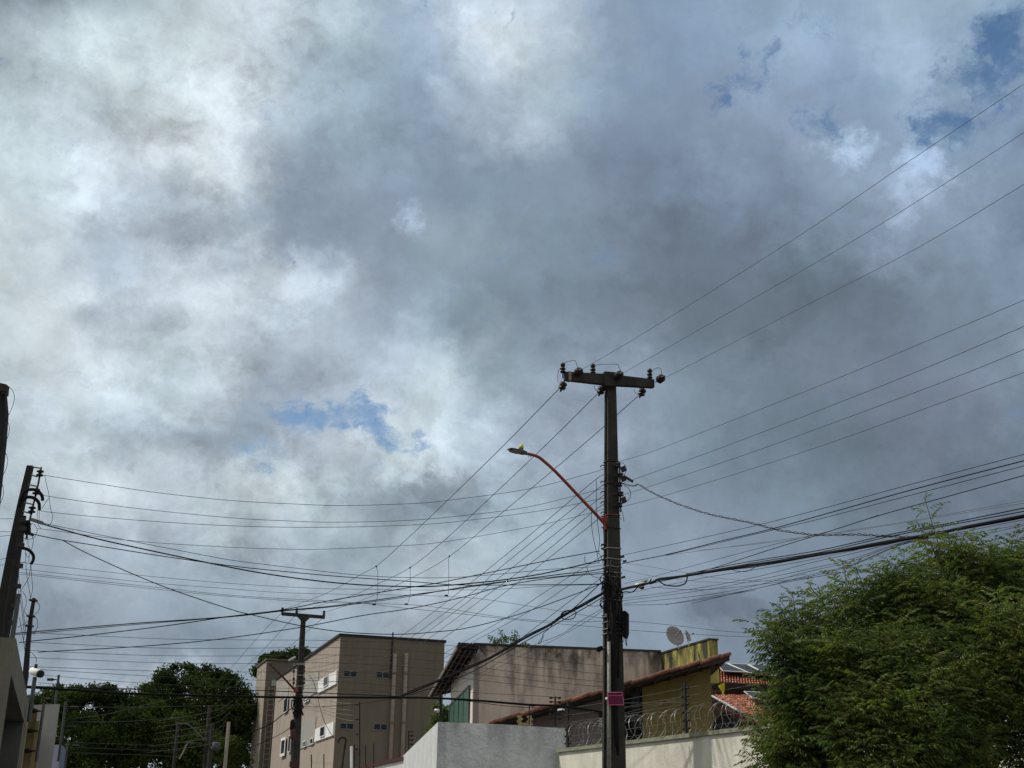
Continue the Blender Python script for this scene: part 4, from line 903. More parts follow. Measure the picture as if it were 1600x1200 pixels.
for pts in (((31, 783), (38, 769), (46, 765), (57, 766), (63, 771), (66, 776), (66.5, 782)), ((29, 792), (34, 782), (42, 777), (51, 777.5), (57, 781), (61, 787), (61.5, 797))):
    MB().tube(catmull([P(x, y, AY - .35) for x, y in pts], 5), [.028] * 31, 8).build('gooseneck_conduit', 'cable', A_, True)
MB().tube(catmull([P(x, y, AY - .6) for x, y in ((34, 856), (42, 858), (48, 862), (52, 868), (52, 875), (48, 882))], 5), .026, 8).build('gooseneck_conduit', 'cable', B_, True)
for x, y in ((35, 813), (36, 826), (33, 852), (31, 884), (28, 916), (22, 947), (18, 973)): MB().box(P(x, y, AY - .5), (.045, 0, 0), (0, .03, 0), (0, 0, .035)).build('clamp', 'iron', B_)
MB().box(P(40, 823, AY - .3), (.07, 0, 0), (0, .05, 0), (-.02, 0, .1)).build('connector_cluster', 'cable', A_)
MB().box(P(57.5, 814.5, AY - .3), (.1, 0, -.03), (0, .03, 0), (.01, 0, .025)).build('dead_end_clamp', 'lampgrey', A_); MB().box(P(46, 834, AY - .3), (.07, 0, -.02), (0, .03, 0), (.01, 0, .02)).build('dead_end_clamp', 'iron', A_)
for y in (938, 963, 978): MB().box(P(52.5 - (y - 935) * .15, y, AY - 2.5), (.05, 0, 0), (0, .05, 0), (0, 0, .012)).build('clamp', 'iron', D_)
for pts, k in (([(70, 743), (73, 758), (76, 770), (77, 778), (79, 795), (82, 805), (81, 815), (77, 820), (71, 820)], A_), ([(77, 777), (71, 786), (65, 795)], A_), ([(59, 797), (58, 810), (60, 820), (64, 826)], A_), ([(61.5, 797), (61, 812)], A_),
            ([(50, 836), (52, 845), (50, 856), (46, 866), (45, 880)], B_), ([(36, 836), (38, 855), (42, 868), (45, 870)], B_), ([(43, 833), (44, 850), (48, 862)], B_), ([(36, 839), (40, 843), (48, 842), (55, 838), (58, 828), (54, 820), (49, 818)], A_),
            ([(48, 882), (46, 897), (44, 905), (36, 918), (31, 925)], B_), ([(48.5, 884), (49.5, 900), (51, 918), (49, 930), (47, 938)], B_), ([(40, 862), (41, 890), (44, 912), (48, 935)], B_), ([(29, 893), (30, 910), (34, 935), (37, 960), (41, 992)], B_),
            ([(28, 920), (33, 945), (36, 970), (38, 990)], C_), ([(34, 923), (40, 932), (41, 943), (38, 955), (44, 962), (48, 968)], C_), ([(55, 940), (61, 944), (62, 950), (58, 957), (53, 961)], D_), ([(53, 964), (58, 968), (59, 978), (56, 985), (53, 992)], D_),
            ([(38, 990), (37, 1003), (42, 1010), (45, 1018)], D_), ([(46, 1018), (52, 1022), (57, 1030), (56, 1036)], D_), ([(30, 964), (34, 985), (38, 1010), (41, 1040), (43, 1060)], D_), ([(27, 980), (38, 975), (46, 968)], C_)):
    wire('loop_wire', None, None, pts, AY - .7, AY - .7, .42, 'cable', parent=k)
F_ = lpole([(1, 602), (3.5, 645), (-1, 692), (-14, 800)], 14, .055, .085, 'black pole top cut by the left picture edge, with curling wires', 'darkpole', toground=True)
MB().box(P(5, 607, 13.9), (.05, 0, -.01), (0, .05, 0), (.0, 0, .045)).build('cap_clamp', 'iron', F_); MB().box(P(8, 613, 13.9), (.028, 0, -.01), (0, .04, 0), (.0, 0, .03)).build('cap_clamp', 'iron', F_)
for pts in ([(8, 605.5), (13, 605), (18, 608), (22, 616), (22, 626), (18, 639), (11, 653), (4, 663)], [(5, 652), (10, 655), (14, 664), (14.5, 673), (10, 688), (1, 702)], [(0, 700), (6, 704), (11, 713), (12, 722), (8, 736), (0, 751)], [(0, 751), (4, 758), (5.5, 768), (4, 778), (-1, 790)]):
    wire('loop_wire', None, None, pts, 13.8, 13.8, .45, 'cable', parent=F_)

# ---------------------------------------------------------------- the overhead lines, one object for each
def line(lab, pts, Y0, Y1, r=.6, mat='wire', name='power_line', cat='power line', grp=None): return wire(name, lab, cat, pts, Y0, Y1, r * .7, mat, grp)
def cable(lab, pts, Y0, Y1, r=.7, mat='cable', grp=None, cat='cable'): return wire('telecom_cable', lab, cat, pts, Y0, Y1, r * (.8 if r < .7 else 1), mat, grp)
HV = 'bare high voltage wires'
line('highest bare wire climbing right from the crossarm left end to the frame edge', [(905, 580), (1015, 515), (1250, 367.5), (1420, 252), (1600, 131), (1680, 75)], 24.4, 14, .62, grp=HV)
line('second bare wire climbing right from the middle of the crossarm', [(970, 585), (1150, 482), (1365, 357), (1600, 207), (1680, 153)], 24.6, 14.2, .62, grp=HV)
line('third bare wire climbing right from the crossarm right end', [(1036, 592), (1230, 492), (1425, 392), (1600, 288), (1680, 238)], 24.9, 14.5, .62, grp=HV)
line('bare wire falling left from the crossarm left end to the second pole', [(874, 607), (783, 700), (699, 782), (620, 857), (587.5, 884.7), (565, 897), (518, 923), (490, 935), (441, 953)], 24.8, 60, .6, grp=HV)
line('bare wire falling left from the crossarm middle to the second pole', [(935, 614), (848, 700), (738, 804), (690, 848), (640.7, 887), (593, 911), (546, 932), (464, 956)], 25, 60, .6, grp=HV)
line('bare wire falling left behind the pole from the crossarm right end', [(998, 618), (905, 700), (780, 805), (702.5, 869), (641, 904), (565, 938), (506, 957)], 25.2, 60, .6, grp=HV)
for k, (p, lab) in enumerate((([(440, 958), (411, 987), (359, 1046), (335, 1075)], 'left'), ([(462, 961), (435, 990), (400, 1027), (372, 1052), (350, 1076)], 'middle'), ([(503, 967), (470, 995), (430, 1030), (395, 1062)], 'right'))):
    line(f'{lab} one of three faint wires running from the second pole down to the far trees', p, 60, 88, .4, 'wire', grp='faint wires beyond the second pole')
for p, lab, c in (([(588, 885), (590, 893), (590.5, 910), (590, 930), (586.5, 942)], 'leftmost', (584.5, 944.5)), ([(640.8, 887), (641, 900), (641, 925), (638, 941)], 'middle', (635, 944)), ([(702.5, 869), (701, 873), (701.3, 900), (700.5, 928)], 'rightmost', (697.5, 930.5))):
    t = T('tap_wire', P(*p[0], 34), f'{lab} short tap wire hanging from the high voltage lines with a clip', 'tap wire', 'tap wires with clips')
    wire('drop', None, None, p, 36, 36, .36, 'wire', parent=t); MB().box(P(*c, 36), (.05, 0, 0), (0, .02, 0), (0, 0, .02)).build('clip', 'cable', t); MB().box(P(*p[0], 36), (.02, 0, 0), (0, .02, 0), (0, 0, .02)).build('connector', 'cable', t)
LV = 'low voltage wires from the pole rack'
line('upper low voltage wire leaving the rack to the right', [(940, 732), (968, 721), (1034, 700), (1287, 600), (1450, 532), (1600, 469), (1680, 434)], 25.3, 14.5, .6, grp=LV)
line('second low voltage wire leaving the rack to the right', [(968, 757), (1126, 700), (1385, 600), (1600, 510), (1680, 475)], 24.9, 14.5, .7, grp=LV)
line('third low voltage wire leaving the rack to the right', [(968, 775), (1040, 752), (1194, 700), (1465, 600), (1600, 546), (1680, 513)], 24.9, 14.5, .65, 'redcable', grp=LV)
line('fourth and lowest low voltage wire leaving the rack to the right', [(968, 793), (1060, 768), (1274, 700), (1550, 600), (1600, 582), (1680, 552)], 24.9, 14.5, .65, 'redcable', grp=LV)
G1 = 'wires between the left leaning pole and the main pole'
line('topmost sagging wire between the left leaning pole and main pole', [(68, 742.5), (154, 756), (247.5, 770), (360, 782), (471, 788), (537, 790), (640, 787), (699, 782), (826, 764), (920, 740), (948, 731)], 21.3, 25, .62, grp=G1)
line('second sagging wire between the left leaning pole and main pole', [(66, 771), (79, 776), (210, 794), (360, 809), (452, 814), (527, 816), (640, 813), (738, 804), (826, 792), (920, 769), (946, 762)], 21.3, 25, .6, grp=G1)
line('third sagging wire, close beneath the second', [(60, 797), (84, 801), (210, 812.5), (360, 821.5), (499, 824), (640, 820.5), (723, 814), (845, 798), (946, 778)], 21.3, 25, .6, grp=G1)
line('lone sagging wire ending low on the pole near the orange bracket', [(58, 826), (77, 828), (135, 836), (229, 847), (360, 855), (443, 858), (509, 858), (640, 852), (714, 843.5), (845, 820), (920, 802), (946, 795)], 21.3, 25, .55, grp=G1)
cable('thickest black cable sagging from the left pole to the main pole', [(56, 815), (64, 818), (97.5, 827.5), (154, 842.5), (229, 859), (304, 875), (360, 886.5), (415, 896.5), (490, 907), (565, 914), (640, 916.6), (686, 915.6), (770, 908), (845, 897), (920, 880), (946, 873)], 21.3, 24.8, 1.05)
cable('thin cable running just above the thickest black sagging cable', [(70, 818), (75, 819), (172.5, 839), (285, 861), (360, 875), (415, 882), (490, 891), (565, 899), (640, 902.5), (714, 902), (790, 896), (854, 890), (920, 886), (946, 882)], 21.3, 24.8, .55)
cable('medium cable dipping just beneath the thickest black sagging cable', [(48, 833), (62, 837), (97.5, 844), (135, 850), (247.5, 868), (360, 884), (434, 892), (527.5, 900.6), (640, 908.5), (714, 914), (807, 914), (920, 913), (946, 911)], 21.3, 24.8, .7)
cable('cable dropping steeply from the left pole past the second pole', [(97.5, 844), (135, 864), (210, 898), (276, 924), (360, 952), (390.6, 960), (471, 978), (537, 987.5), (600, 991), (640, 990.5), (673, 988), (726, 982), (790, 966), (854, 945), (917.5, 921), (946, 908)], 21.5, 24.8, .7)
G2 = 'faint parallel wires below the black cable'
line('upper of four faint parallel wires below the black sagging cable', [(30, 878), (60, 882), (229, 900), (360, 911.6), (490, 919), (584, 921), (640, 922), (769, 921), (854, 916), (944, 913)], 23, 25, .48, grp=G2)
line('second of four faint parallel wires below the black sagging cable', [(28, 888), (60, 892), (229, 910), (360, 920), (434, 925.6), (527, 928.4), (640, 930), (716, 933), (769, 938), (896, 958.5), (945, 967)], 23, 25, .45, grp=G2)
line('third of four faint parallel wires, ending behind the splice box', [(28, 894), (60, 897.5), (229, 916), (360, 930), (490, 938), (560, 942), (620, 949), (705, 957.5), (811, 969), (945, 981), (982, 984.5), (1100, 992), (1216, 997), (1300, 1000)], 23, 27, .48, grp=G2)
line('fourth of four faint parallel wires, passing above the big dish', [(28, 897), (60, 900), (229, 919), (360, 932), (500, 941), (620, 944), (684, 949), (790, 965), (875, 971), (982, 971), (1060, 978), (1130, 986), (1216, 991), (1300, 994)], 23, 27, .48, grp=G2)
cable('double cable rising from far left, over the second crossarm, upper strand', [(20, 990), (60, 986.5), (210, 974), (340, 965), (441, 954), (527.5, 946), (640, 930), (700, 922), (790, 909), (870, 898), (917, 893), (944, 888)], 24, 24.8, .8)
cable('double cable over the second crossarm, strand that rises highest at the pole', [(30, 1004), (60, 1000.6), (135, 993), (266, 977), (360, 963), (441, 953), (518, 938), (640, 918), (684, 911), (811, 885), (870, 873), (937, 861)], 24, 24.8, .75)
cable('lower strand of the double cable from far left to the pole', [(20, 992), (60, 989), (210, 976), (360, 964), (441, 955), (527, 947.5), (640, 932), (725, 917), (800, 907), (870, 901), (944, 893)], 24, 24.9, .65)
cable('cable crossing from the left walls beneath the second crossarm to the pole', [(60, 1019), (84, 1017.5), (219, 1010), (340, 999), (471, 980), (565, 962), (640, 951), (720, 934), (790, 915), (870, 902), (944, 896)], 24.5, 24.9, .7)
GN_ = 'ladder of thin wires crossing low over the left trees'
order = ['first', 'second', 'third', 'fourth', 'fifth', 'sixth', 'seventh', 'eighth']
for k, p in enumerate(([(44, 988), (79, 990), (247.5, 998), (360, 999.7), (529, 1001), (684, 1007), (760, 1016), (813, 1026.5), (880, 1034), (948, 1041)], [(40, 1003), (60, 1004), (229, 1012), (360, 1013), (529, 1012), (684, 1020), (789.5, 1036), (870, 1046), (948, 1054)],
        [(40, 1016), (60, 1017), (229, 1024), (360, 1025), (529, 1023.5), (684, 1033), (758.5, 1044), (850, 1056), (948, 1066)], [(40, 1027), (60, 1028), (229, 1035), (360, 1037), (529, 1036), (684, 1046), (735, 1052), (840, 1064), (948, 1074)],
        [(42, 1041), (60, 1042), (229, 1048), (360, 1050), (529, 1050), (684, 1056), (724, 1060), (820, 1071), (898, 1081)], [(50, 1045), (66, 1046.5), (229, 1056), (360, 1062), (529, 1065), (708, 1080), (859, 1088.5)],
        [(50, 1053), (69, 1055), (219, 1067), (360, 1074), (529, 1077), (684, 1086)], [(60, 1067), (159, 1073), (219, 1076.5), (330, 1080)])):
    line(f'{order[k]} wire from the top in the ladder of thin wires over the left trees', p, 22, 26, .5 if k < 6 else .42, grp=GN_)
cable('thick black cable crossing the whole lower left before the apartment block', [(40, 1073), (46, 1074), (117, 1078), (198, 1083.6), (290, 1086), (332, 1087), (440, 1089.5), (525, 1089.7), (592, 1090), (626, 1090), (671, 1090.5), (737, 1094), (824, 1101), (878, 1103.5), (946, 1113)], 22, 26, 1.8)
cable('thinner cable just above the thick crossing cable, joining it midway', [(40, 1072), (290, 1079), (390, 1078.5), (525, 1084), (600, 1087), (626, 1088.6)], 22, 23.9, .7)
cable('strand under the thick cable in front of the pinkish house', [(626, 1091), (700, 1092), (800, 1104), (880, 1107), (946, 1116)], 23.9, 26, .55)
# service bundle climbing from the crossing cable to the pole
b0_ = [(626, 1089), (650, 1079), (683, 1065), (718, 1050), (766, 1028.5), (816.7, 999), (857, 978), (875, 966), (890, 957), (915, 943.7), (944, 926.5)]
cable('thick black bundle climbing to the main pole past the pinkish eave', b0_, 29, 24.8, 1.6)
cable('second strand of the climbing bundle, hugging its upper side', [(x, y - 2 - (i % 2)) for i, (x, y) in enumerate(b0_)], 29, 24.8, .8)
cable('thin strand sagging under the climbing bundle', [(640, 1086), (683, 1072), (737, 1050), (800, 1014), (850, 986), (878, 970), (905, 955), (944, 932)], 29, 24.8, .7)
cable('slack looped cable coil tangled in the climbing bundle', [(876, 966), (880, 958), (890, 954), (900, 957), (896, 966), (884, 968), (876, 963), (882, 955), (898, 953), (905, 950)], 25.5, 25.3, .75)
cable('dangling loose cable tails hanging under the climbing bundle', [(868, 970), (858, 982), (849, 990), (846, 998), (841, 1005), (845, 1004), (850, 992)], 25.9, 25.9, .6)
cable('thin drop cable curving back from bundle coil to the pole', [(913, 944), (925, 947), (944, 946)], 25.1, 24.8, .6)
GQ = 'steep service wires from the main pole to the second pole'
for k, p in enumerate(([(944, 741), (920, 758), (807.5, 853), (717.5, 925), (630.6, 991.5), (610, 1001), (529, 1023), (475, 1034)], [(944, 757), (920, 775), (779, 889), (740, 924), (643, 995.7), (622, 1009), (529, 1035), (474, 1046)],
        [(944, 773), (920, 792), (845, 852), (751, 925), (654, 998), (617, 1022), (529, 1042.5), (473, 1053)], [(944, 787), (920, 805), (850, 864), (768, 925), (667, 1000), (617, 1034), (529, 1053), (472, 1062)],
        [(944, 803), (920, 823), (860, 870), (790, 925), (686, 1002), (615, 1046), (529, 1064), (472, 1072)])):
    line(f'{order[k]} from the top of five steep service wires to the second pole', p, 25.1, 59.7, .52, 'palewire' if False else 'wire', grp=GQ)
line('steep wire from the telecom fixings down over the pinkish eave', [(944, 867), (854, 923.5), (790, 966), (713.5, 1009.5), (684, 1026.6), (626, 1060)], 25, 45, .5)
line('steep wire close below the one crossing the pinkish eave', [(917.5, 894), (832.5, 952), (737, 1004), (684, 1034), (640, 1058)], 25.2, 45, .48)
line('straight wire from the pole clamp down onto the climbing bundle', [(941, 902), (900, 932), (875, 951), (811, 1000)], 24.8, 27.5, .65, 'cable')
cable('short cable with a bright tie from pole to the climbing bundle', [(944, 906), (925, 924), (898, 949), (880, 962)], 24.8, 25.4, .75)
line('lower thin pair wire under the bundle, upper strand', [(946, 948), (905, 972), (875, 992), (811, 1018), (739, 1059), (700, 1078)], 24.8, 42, .5)
line('lower thin pair wire under the bundle, lower strand', [(946, 951), (910, 975), (850, 1008), (800, 1032), (739, 1064)], 24.8, 42, .45)
# right hand side telecom
GC = 'cables leaving the telecom fixings to the right'
cable('uppermost cable leaving the telecom fixings to the right', [(962, 870), (1080, 844), (1182, 821), (1280, 796), (1430, 755), (1600, 710), (1680, 690)], 25, 14.5, .6, grp=GC)
cable('darker doubled cable below the uppermost one on the right', [(960, 884), (985, 878), (1040, 867), (1120, 847), (1200, 828), (1280, 806), (1430, 764), (1600, 720), (1680, 700)], 25, 14.5, .8, grp=GC)
cable('lower strand splitting from the doubled cable on the right', [(1040, 868), (1120, 849), (1200, 830), (1280, 811), (1430, 772), (1600, 728), (1680, 708)], 23.5, 14.5, .65, grp=GC)
cable('cable leaving the thick bundle and crossing the twisted cable', [(1072, 900), (1120, 886), (1200, 860), (1281, 835), (1372, 806), (1480, 776), (1600, 743), (1680, 722)], 22.9, 14.5, .7, grp=GC)
cable('thin companion of the cable that crosses the twisted cable', [(975, 912), (1020, 901), (1120, 874), (1200, 853), (1281, 834), (1330, 819), (1372, 805)], 24.8, 18.5, .45, grp=GC)
cable('faint pair strand fanning right above the bundle, upper', [(1040, 868), (1180, 849), (1290, 834), (1409, 816), (1500, 800), (1600, 782), (1680, 770)], 23.5, 14.5, .5, 'palewire', grp=GC)
cable('faint pair strand fanning right above the bundle, lower', [(1090, 860), (1200, 848), (1300, 834), (1409, 817.5), (1600, 786), (1680, 774)], 23, 14.5, .45, 'palewire', grp=GC)
tw_ = [(972, 756), (990, 759), (998, 757), (1020, 770), (1056, 786), (1100, 801), (1130, 808), (1160, 814), (1186, 820), (1216, 828), (1250, 833), (1280, 836), (1332, 835), (1360, 836), (1387, 838), (1424, 839)]
w = catmull(span(tw_, 24.8, 18), 8); r = .55 * 21 / FPX
dd = T('twisted_cable', w[0], 'twisted reddish service cable drooping right from the low voltage rack', 'cable')
for ph in (0, math.pi):
    MB().tube([p + Vector((.012 * math.cos(i * 1.1 + ph), 0, .014 * math.sin(i * 1.1 + ph))) for i, p in enumerate(w)], r * 1.15, 5).build('strand', 'redcable' if ph else 'cable', dd, True)
bun = [(962, 925), (970, 922), (1016, 911), (1030, 906), (1072, 900), (1136, 889), (1192, 881), (1280, 867), (1317, 860), (1387, 847), (1462, 834), (1515, 823), (1600, 806), (1690, 788)]
def off(pts, f): return [(x, y + f(i, x)) for i, (x, y) in enumerate(pts)]
cable('thick black telecom bundle sweeping right above the leafy tree', off(bun, lambda i, x: 0), 24.8, 14.2, 2.0)
cable('messenger strand lashed along the top of the thick bundle', off(bun, lambda i, x: -1.6 - .5 * (i % 2)), 24.8, 14.2, .9, 'cable')
cable('wavy strand lashed beneath the thick bundle', off(bun[2:], lambda i, x: 1.8 + 1.2 * math.sin(i * 2.1)), 24, 14.2, .9)
cable('upper of two dark cables running close above the thick bundle', [(1072, 897), (1136, 884), (1192, 874), (1280, 860), (1387, 836), (1483, 817.5), (1600, 794), (1690, 776)], 23, 14.2, .8)
cable('lower of two dark cables running close above the thick bundle', [(1072, 899), (1192, 877), (1280, 863.5), (1387, 839), (1483, 820.5), (1600, 799), (1690, 781)], 23, 14.2, .8)
cable('slack loop hanging under the thick bundle near the pole', [(1028, 906), (1034, 911), (1040, 914), (1050, 915.5), (1060, 915.5), (1070, 912), (1073, 906), (1074, 900)], 24, 23, 1.1)
cable('small slack loop under the middle of the thick bundle', [(1140, 889), (1155, 893), (1168, 892.5), (1180, 886), (1186, 883)], 22, 21.3, .6)
cable('dark drop cable from the pole up to the suspension clamp', [(958, 938), (966, 930), (976, 925), (988, 925), (996, 918), (1004, 913), (1012, 912), (1018, 905)], 24.7, 24.3, .95)
GF_ = 'fan of thin cables gathering under the thick bundle'
for k, (ps, y2) in enumerate((([(975, 928), (1100, 903), (1180, 890), (1260, 876)], 838), ([(976, 935), (1090, 919), (1180, 902), (1260, 881)], 838.5), ([(972, 939), (1100, 922), (1180, 907), (1260, 890)], 839), ([(976, 943), (1100, 930), (1180, 915), (1260, 894)], 839.5), ([(1040, 945), (1100, 934), (1180, 920), (1260, 900)], 840), ([(1016, 917), (1070, 921), (1110, 921), (1190, 913), (1260, 902)], 841))):
    cable(f'{order[k]} from the top in the fan of thin cables under the thick bundle', ps + [(1330, ps[-1][1] - 15 - k * .6), (1400, ps[-1][1] - (ps[-1][1] - y2) * .78), (1451, y2)], 24.8, 17, .48, grp=GF_)
for k, ps in enumerate(([(1440, 841), (1515, 833), (1560, 826), (1610, 817), (1690, 802)], [(1451, 840), (1500, 838), (1550, 832), (1600, 821), (1690, 806)], [(1400, 852), (1451, 842), (1515, 829), (1600, 812), (1690, 795)])):
    cable(f'{["lowest", "middle", "highest"][k]} ragged thin cable under the bundle above the tree top', ps, 17.2, 14.2, .5, ['palewire', 'cable', 'cable'][k], grp='ragged cables under the bundle above the tree')
cable('lowest straight wire at right, passing behind the tree top', [(1080, 943), (1180, 920), (1260, 904), (1430, 876.5), (1521, 858.5), (1600, 842.6), (1690, 825)], 24, 14.6, .6)
cable('faint thin wire sagging off the pole below the doubled cable', [(975, 880), (986, 881), (1060, 893), (1120, 903), (1200, 908), (1280, 901)], 24.8, 20, .38, 'palewire')
cable('faint thin wire crossing under the first clamps', [(972, 890), (1020, 900), (1100, 909), (1180, 909), (1260, 897)], 24.8, 20, .38, 'palewire')
cable('near level thin wire right of the pole at the strap height', [(974, 945.5), (1040, 944), (1100, 936), (1180, 922)], 24.8, 21, .45)
for k, ps in enumerate(([(-20, 811), (20, 810.5)], [(-20, 830), (18, 831)], [(-20, 840), (16, 836.5)], [(-20, 878), (10, 872), (30, 864)], [(-20, 885), (10, 882), (40, 878)])):
    cable(f'{order[k]} from the top of the short wires entering from the left edge', ps, 21.4, 21.5, .5, 'wire', grp='short wires from the left picture edge')
# faint wires fanning over the far trees
rr = random.Random(5)
for k in range(9):
    y = 1092 + k * 9; p = [(365 - k * 3, y + 3), (330, y + 20 + k), (250 - k * 4, y + 34 + k)] if k < 6 else [(110, 1160 + 8 * (k - 6)), (200, 1163 + 8 * (k - 6)), (275, 1166 + 8 * (k - 6))]
    cable(f'{(order + ["ninth"])[k]} faint wire strung before the dark far trees, counting downwards', p, 62, 82, .3, 'wire', grp='faint wires before the far trees')
for p, lab in (([(110, 1123), (160, 1117), (205, 1107), (250, 1096), (300, 1088)], 'pale wire rising right across the dark far trees'), ([(60, 1103), (200, 1105), (300, 1103), (400, 1101)], 'level faint wire crossing the dark far trees'), ([(110, 1128), (200, 1127), (290, 1120)], 'faint wire below the pale rising wire at the trees')):
    cable(lab, p, 30, 50, .35, 'wire')
# wires in front of the apartment block and its pole
cable('black cable descending left from the second pole past the stair tower', [(458, 1105), (440, 1118), (420, 1133), (394, 1143), (360, 1160)], 59.5, 62, .75)
cable('second cable descending left below the second pole closure', [(456, 1135), (440, 1146), (415, 1158), (380, 1172)], 59.5, 62, .6)
cable('curved black cable hanging before the sunlit apartment wall', [(483, 1055), (490, 1066), (495, 1084), (500, 1105), (506, 1125), (516, 1145), (530, 1162)], 59, 52, .55)
cable('short level cable with a crosspiece right of the second pole', [(471, 1104), (490, 1104.5), (513, 1103.5), (560, 1100), (626, 1090)], 59.5, 40, .6)
for k, p in enumerate(([(471, 1085), (500, 1092), (529, 1098), (551, 1100)], [(471, 1092), (500, 1104), (529, 1108), (551, 1110)], [(471, 1100), (500, 1108), (529, 1115), (552, 1118)], [(471, 1106), (500, 1112), (529, 1122), (553, 1127)])):
    cable(f'{order[k]} pale wire from second pole to the tall insulator post', p, 59, 43, .45, 'palewire', grp='pale wires to the tall insulator post')

# ---------------------------------------------------------------- vegetation
def crown_leaves(name, centres, n_tw, rng, parent, mat='leaf'):
    """compound, drooping leaves on twigs spread through the crown; centres: list of (Vector, radii)"""
    tmpl = []
    for v_ in range(16):
        vs = []; L = rng.uniform(.17, .27); nl_ = 6; dr = rng.uniform(.1, .9); sd_ = rng.uniform(-.25, .25)
        def rach(t): return np.array([L * t, sd_ * L * t * t, -.5 * L * t * t * (.4 + dr)])
        for i in range(nl_):
            t = .16 + .84 * i / (nl_ - 1)
            for s in (-1, 1):
                p = rach(t); ll = (.07 if 0 < i < nl_ - 1 else .05) * rng.uniform(.75, 1.1); d = np.array([.5, s * .62, -.75 - .5 * dr]) + rng.normal(size=3) * .2; d /= np.linalg.norm(d); w = np.array([.8, -s * .5, .2]) + rng.normal(size=3) * .25; w -= d * (w @ d); w /= np.linalg.norm(w)
                vs += [p, p + d * ll * .42 + w * .009, p + d * ll + np.array([.008, 0, -.008]), p + d * ll * .5 - w * .0095]
        vs += [rach(0) + [0, .0015, 0], rach(.5) + [0, .001, 0], rach(1), rach(.5) - [0, .0015, 0]]
        tmpl.append(np.array(vs))
    nv = len(tmpl[0]); quads = np.arange(nv).reshape(-1, 4)
    allv = []; tips = []
    tot = sum(c[1][0] * c[1][2] for c in centres)
    for C, R in centres:
        n = int(n_tw * R[0] * R[2] / tot); nsub = max(3, int(n / 34)); sub = []
        for _ in range(nsub):        # boughs: the foliage hangs in clumps with dark hollows between them
            d = rng.normal(size=3); d /= np.linalg.norm(d)
            if d[1] > .25: d[1] *= -1
            sub.append((np.array(C) + d * np.array(R) * rng.uniform(.72, 1.0), min(R[0], 1) * .25 * rng.uniform(.7, 1.4) + .10))
        for _ in range(n):
            d = rng.normal(size=3); d /= np.linalg.norm(d)
            if d[1] > .3: d[1] *= -1
            if rng.random() < .8:
                sc_, sr_ = sub[rng.integers(nsub)]; p = sc_ + d * sr_ * np.array([1.1, 1, .75]) * (1 - abs(rng.normal()) * .25); d = (p - np.array(C)) / np.array(R) + d * .4; d /= np.linalg.norm(d)
            else: p = np.array(C) + d * np.array(R) * rng.uniform(.5, .88)
            skip = False
            for C2, R2 in centres:
                if C2 is C: continue
                if np.linalg.norm((p - np.array(C2)) / np.array(R2)) < .62: skip = True; break
            if skip: continue
            td = d * .8 + np.array([0, 0, .75]) + rng.normal(size=3) * .3; td /= np.linalg.norm(td)
            ln = rng.uniform(.14, .36) * (rng.choice([1, 1, 1, 1, 1, 1, 1.3, 1.6]) if d[2] > .35 else 1)
            tips.append((p - td * .15, p + td * ln))
            m_ = rng.integers(7, 12) + int(ln > .42) * 6
            for k in range(m_):
                q = p + td * ln * (k + 1) / m_
                az = k * 2.4 + rng.uniform(0, .7); h = np.array([math.cos(az), math.sin(az), 0])
                x = h + np.array([0, 0, .15 + .9 * (k / m_) ** 3]) + td * .35 + rng.normal(size=3) * .12; x /= np.linalg.norm(x)
                z = np.array([0, 0, 1.]) - x * x[2]; z /= np.linalg.norm(z); y = np.cross(z, x); ro = rng.normal() * .55; y, z = y * math.cos(ro) + z * math.sin(ro), z * math.cos(ro) - y * math.sin(ro)
                s = rng.uniform(.6, 1.1) * (1 - .35 * (k / m_) ** 4)
                allv.append((tmpl[rng.integers(16)] * s) @ np.array([x, y, z]) + q)
    v = np.concatenate(allv); nL = len(allv); f = (np.arange(nL)[:, None, None] * nv + quads[None]).reshape(-1, 4)
    print('leaves', nL, len(f)); arr_mesh(name, v, f, mat, parent)
    return tips
cs = []
for px, py, Y, r, sy in ((1500, 1150, 13.2, 215, 1.0), (1345, 1115, 12.8, 115, 1), (1290, 1070, 12.7, 72, 1), (1258, 1070, 12.6, 34, 1), (1272, 1170, 12.6, 54, 1), (1262, 985, 12.9, 32, 1), (1322, 990, 13, 56, 1), (1400, 985, 13, 60, 1), (1455, 950, 13.2, 52, 1), (1488, 890, 13.2, 30, 1),
                  (1560, 970, 13.4, 68, 1), (1640, 985, 13.6, 90, 1), (1256, 1210, 12.5, 40, 1), (1650, 1200, 13.8, 215, 1), (1380, 1200, 12.5, 150, 1), (1228, 1035, 12.5, 22, 1), (1238, 1115, 12.5, 34, 1), (1575, 908, 13.3, 28, 1), (1530, 930, 13.2, 45, 1)):
    c = P(px, py, Y); R = r * Y / 2050; cs.append((np.array(c), np.array([R, R * .85, R * .95])))
tb = P(1500, 1200, 13.3)
tree = T('leafy_tree', (tb.x, 13.3, 0), 'big leafy tree with feathery leaves filling the lower right corner', 'tree')
tips = crown_leaves('crown', cs, 4900, np.random.default_rng(11), tree)
MB().tube([(tb.x, 13.3, 0), (tb.x - .05, 13.3, .9), (tb.x + .03, 13.3, 1.7), (tb.x, 13.3, 2.4)], [.17, .14, .12, .10], 10).build('trunk', 'bark', tree, True)
for c, R in cs:
    if R[0] < .2: continue
    c = Vector(c); s0 = Vector((tb.x, 13.3, 1.6)); MB().tube(catmull([s0, s0 + (c - s0) * .45 + Vector((0, 0, .1)), c, c + Vector((0, 0, R[2] * .9))], 4), [.04 - .0028 * i for i in range(13)], 6).build('limb', 'bark', tree, True)
m = MB()
for a, b in tips: m.tube([a, (a + b) / 2 + np.array([0, 0, .01]), b], [.006, .005, .003], 3, False)
m.build('twigs', 'bark', tree, kind='stuff')
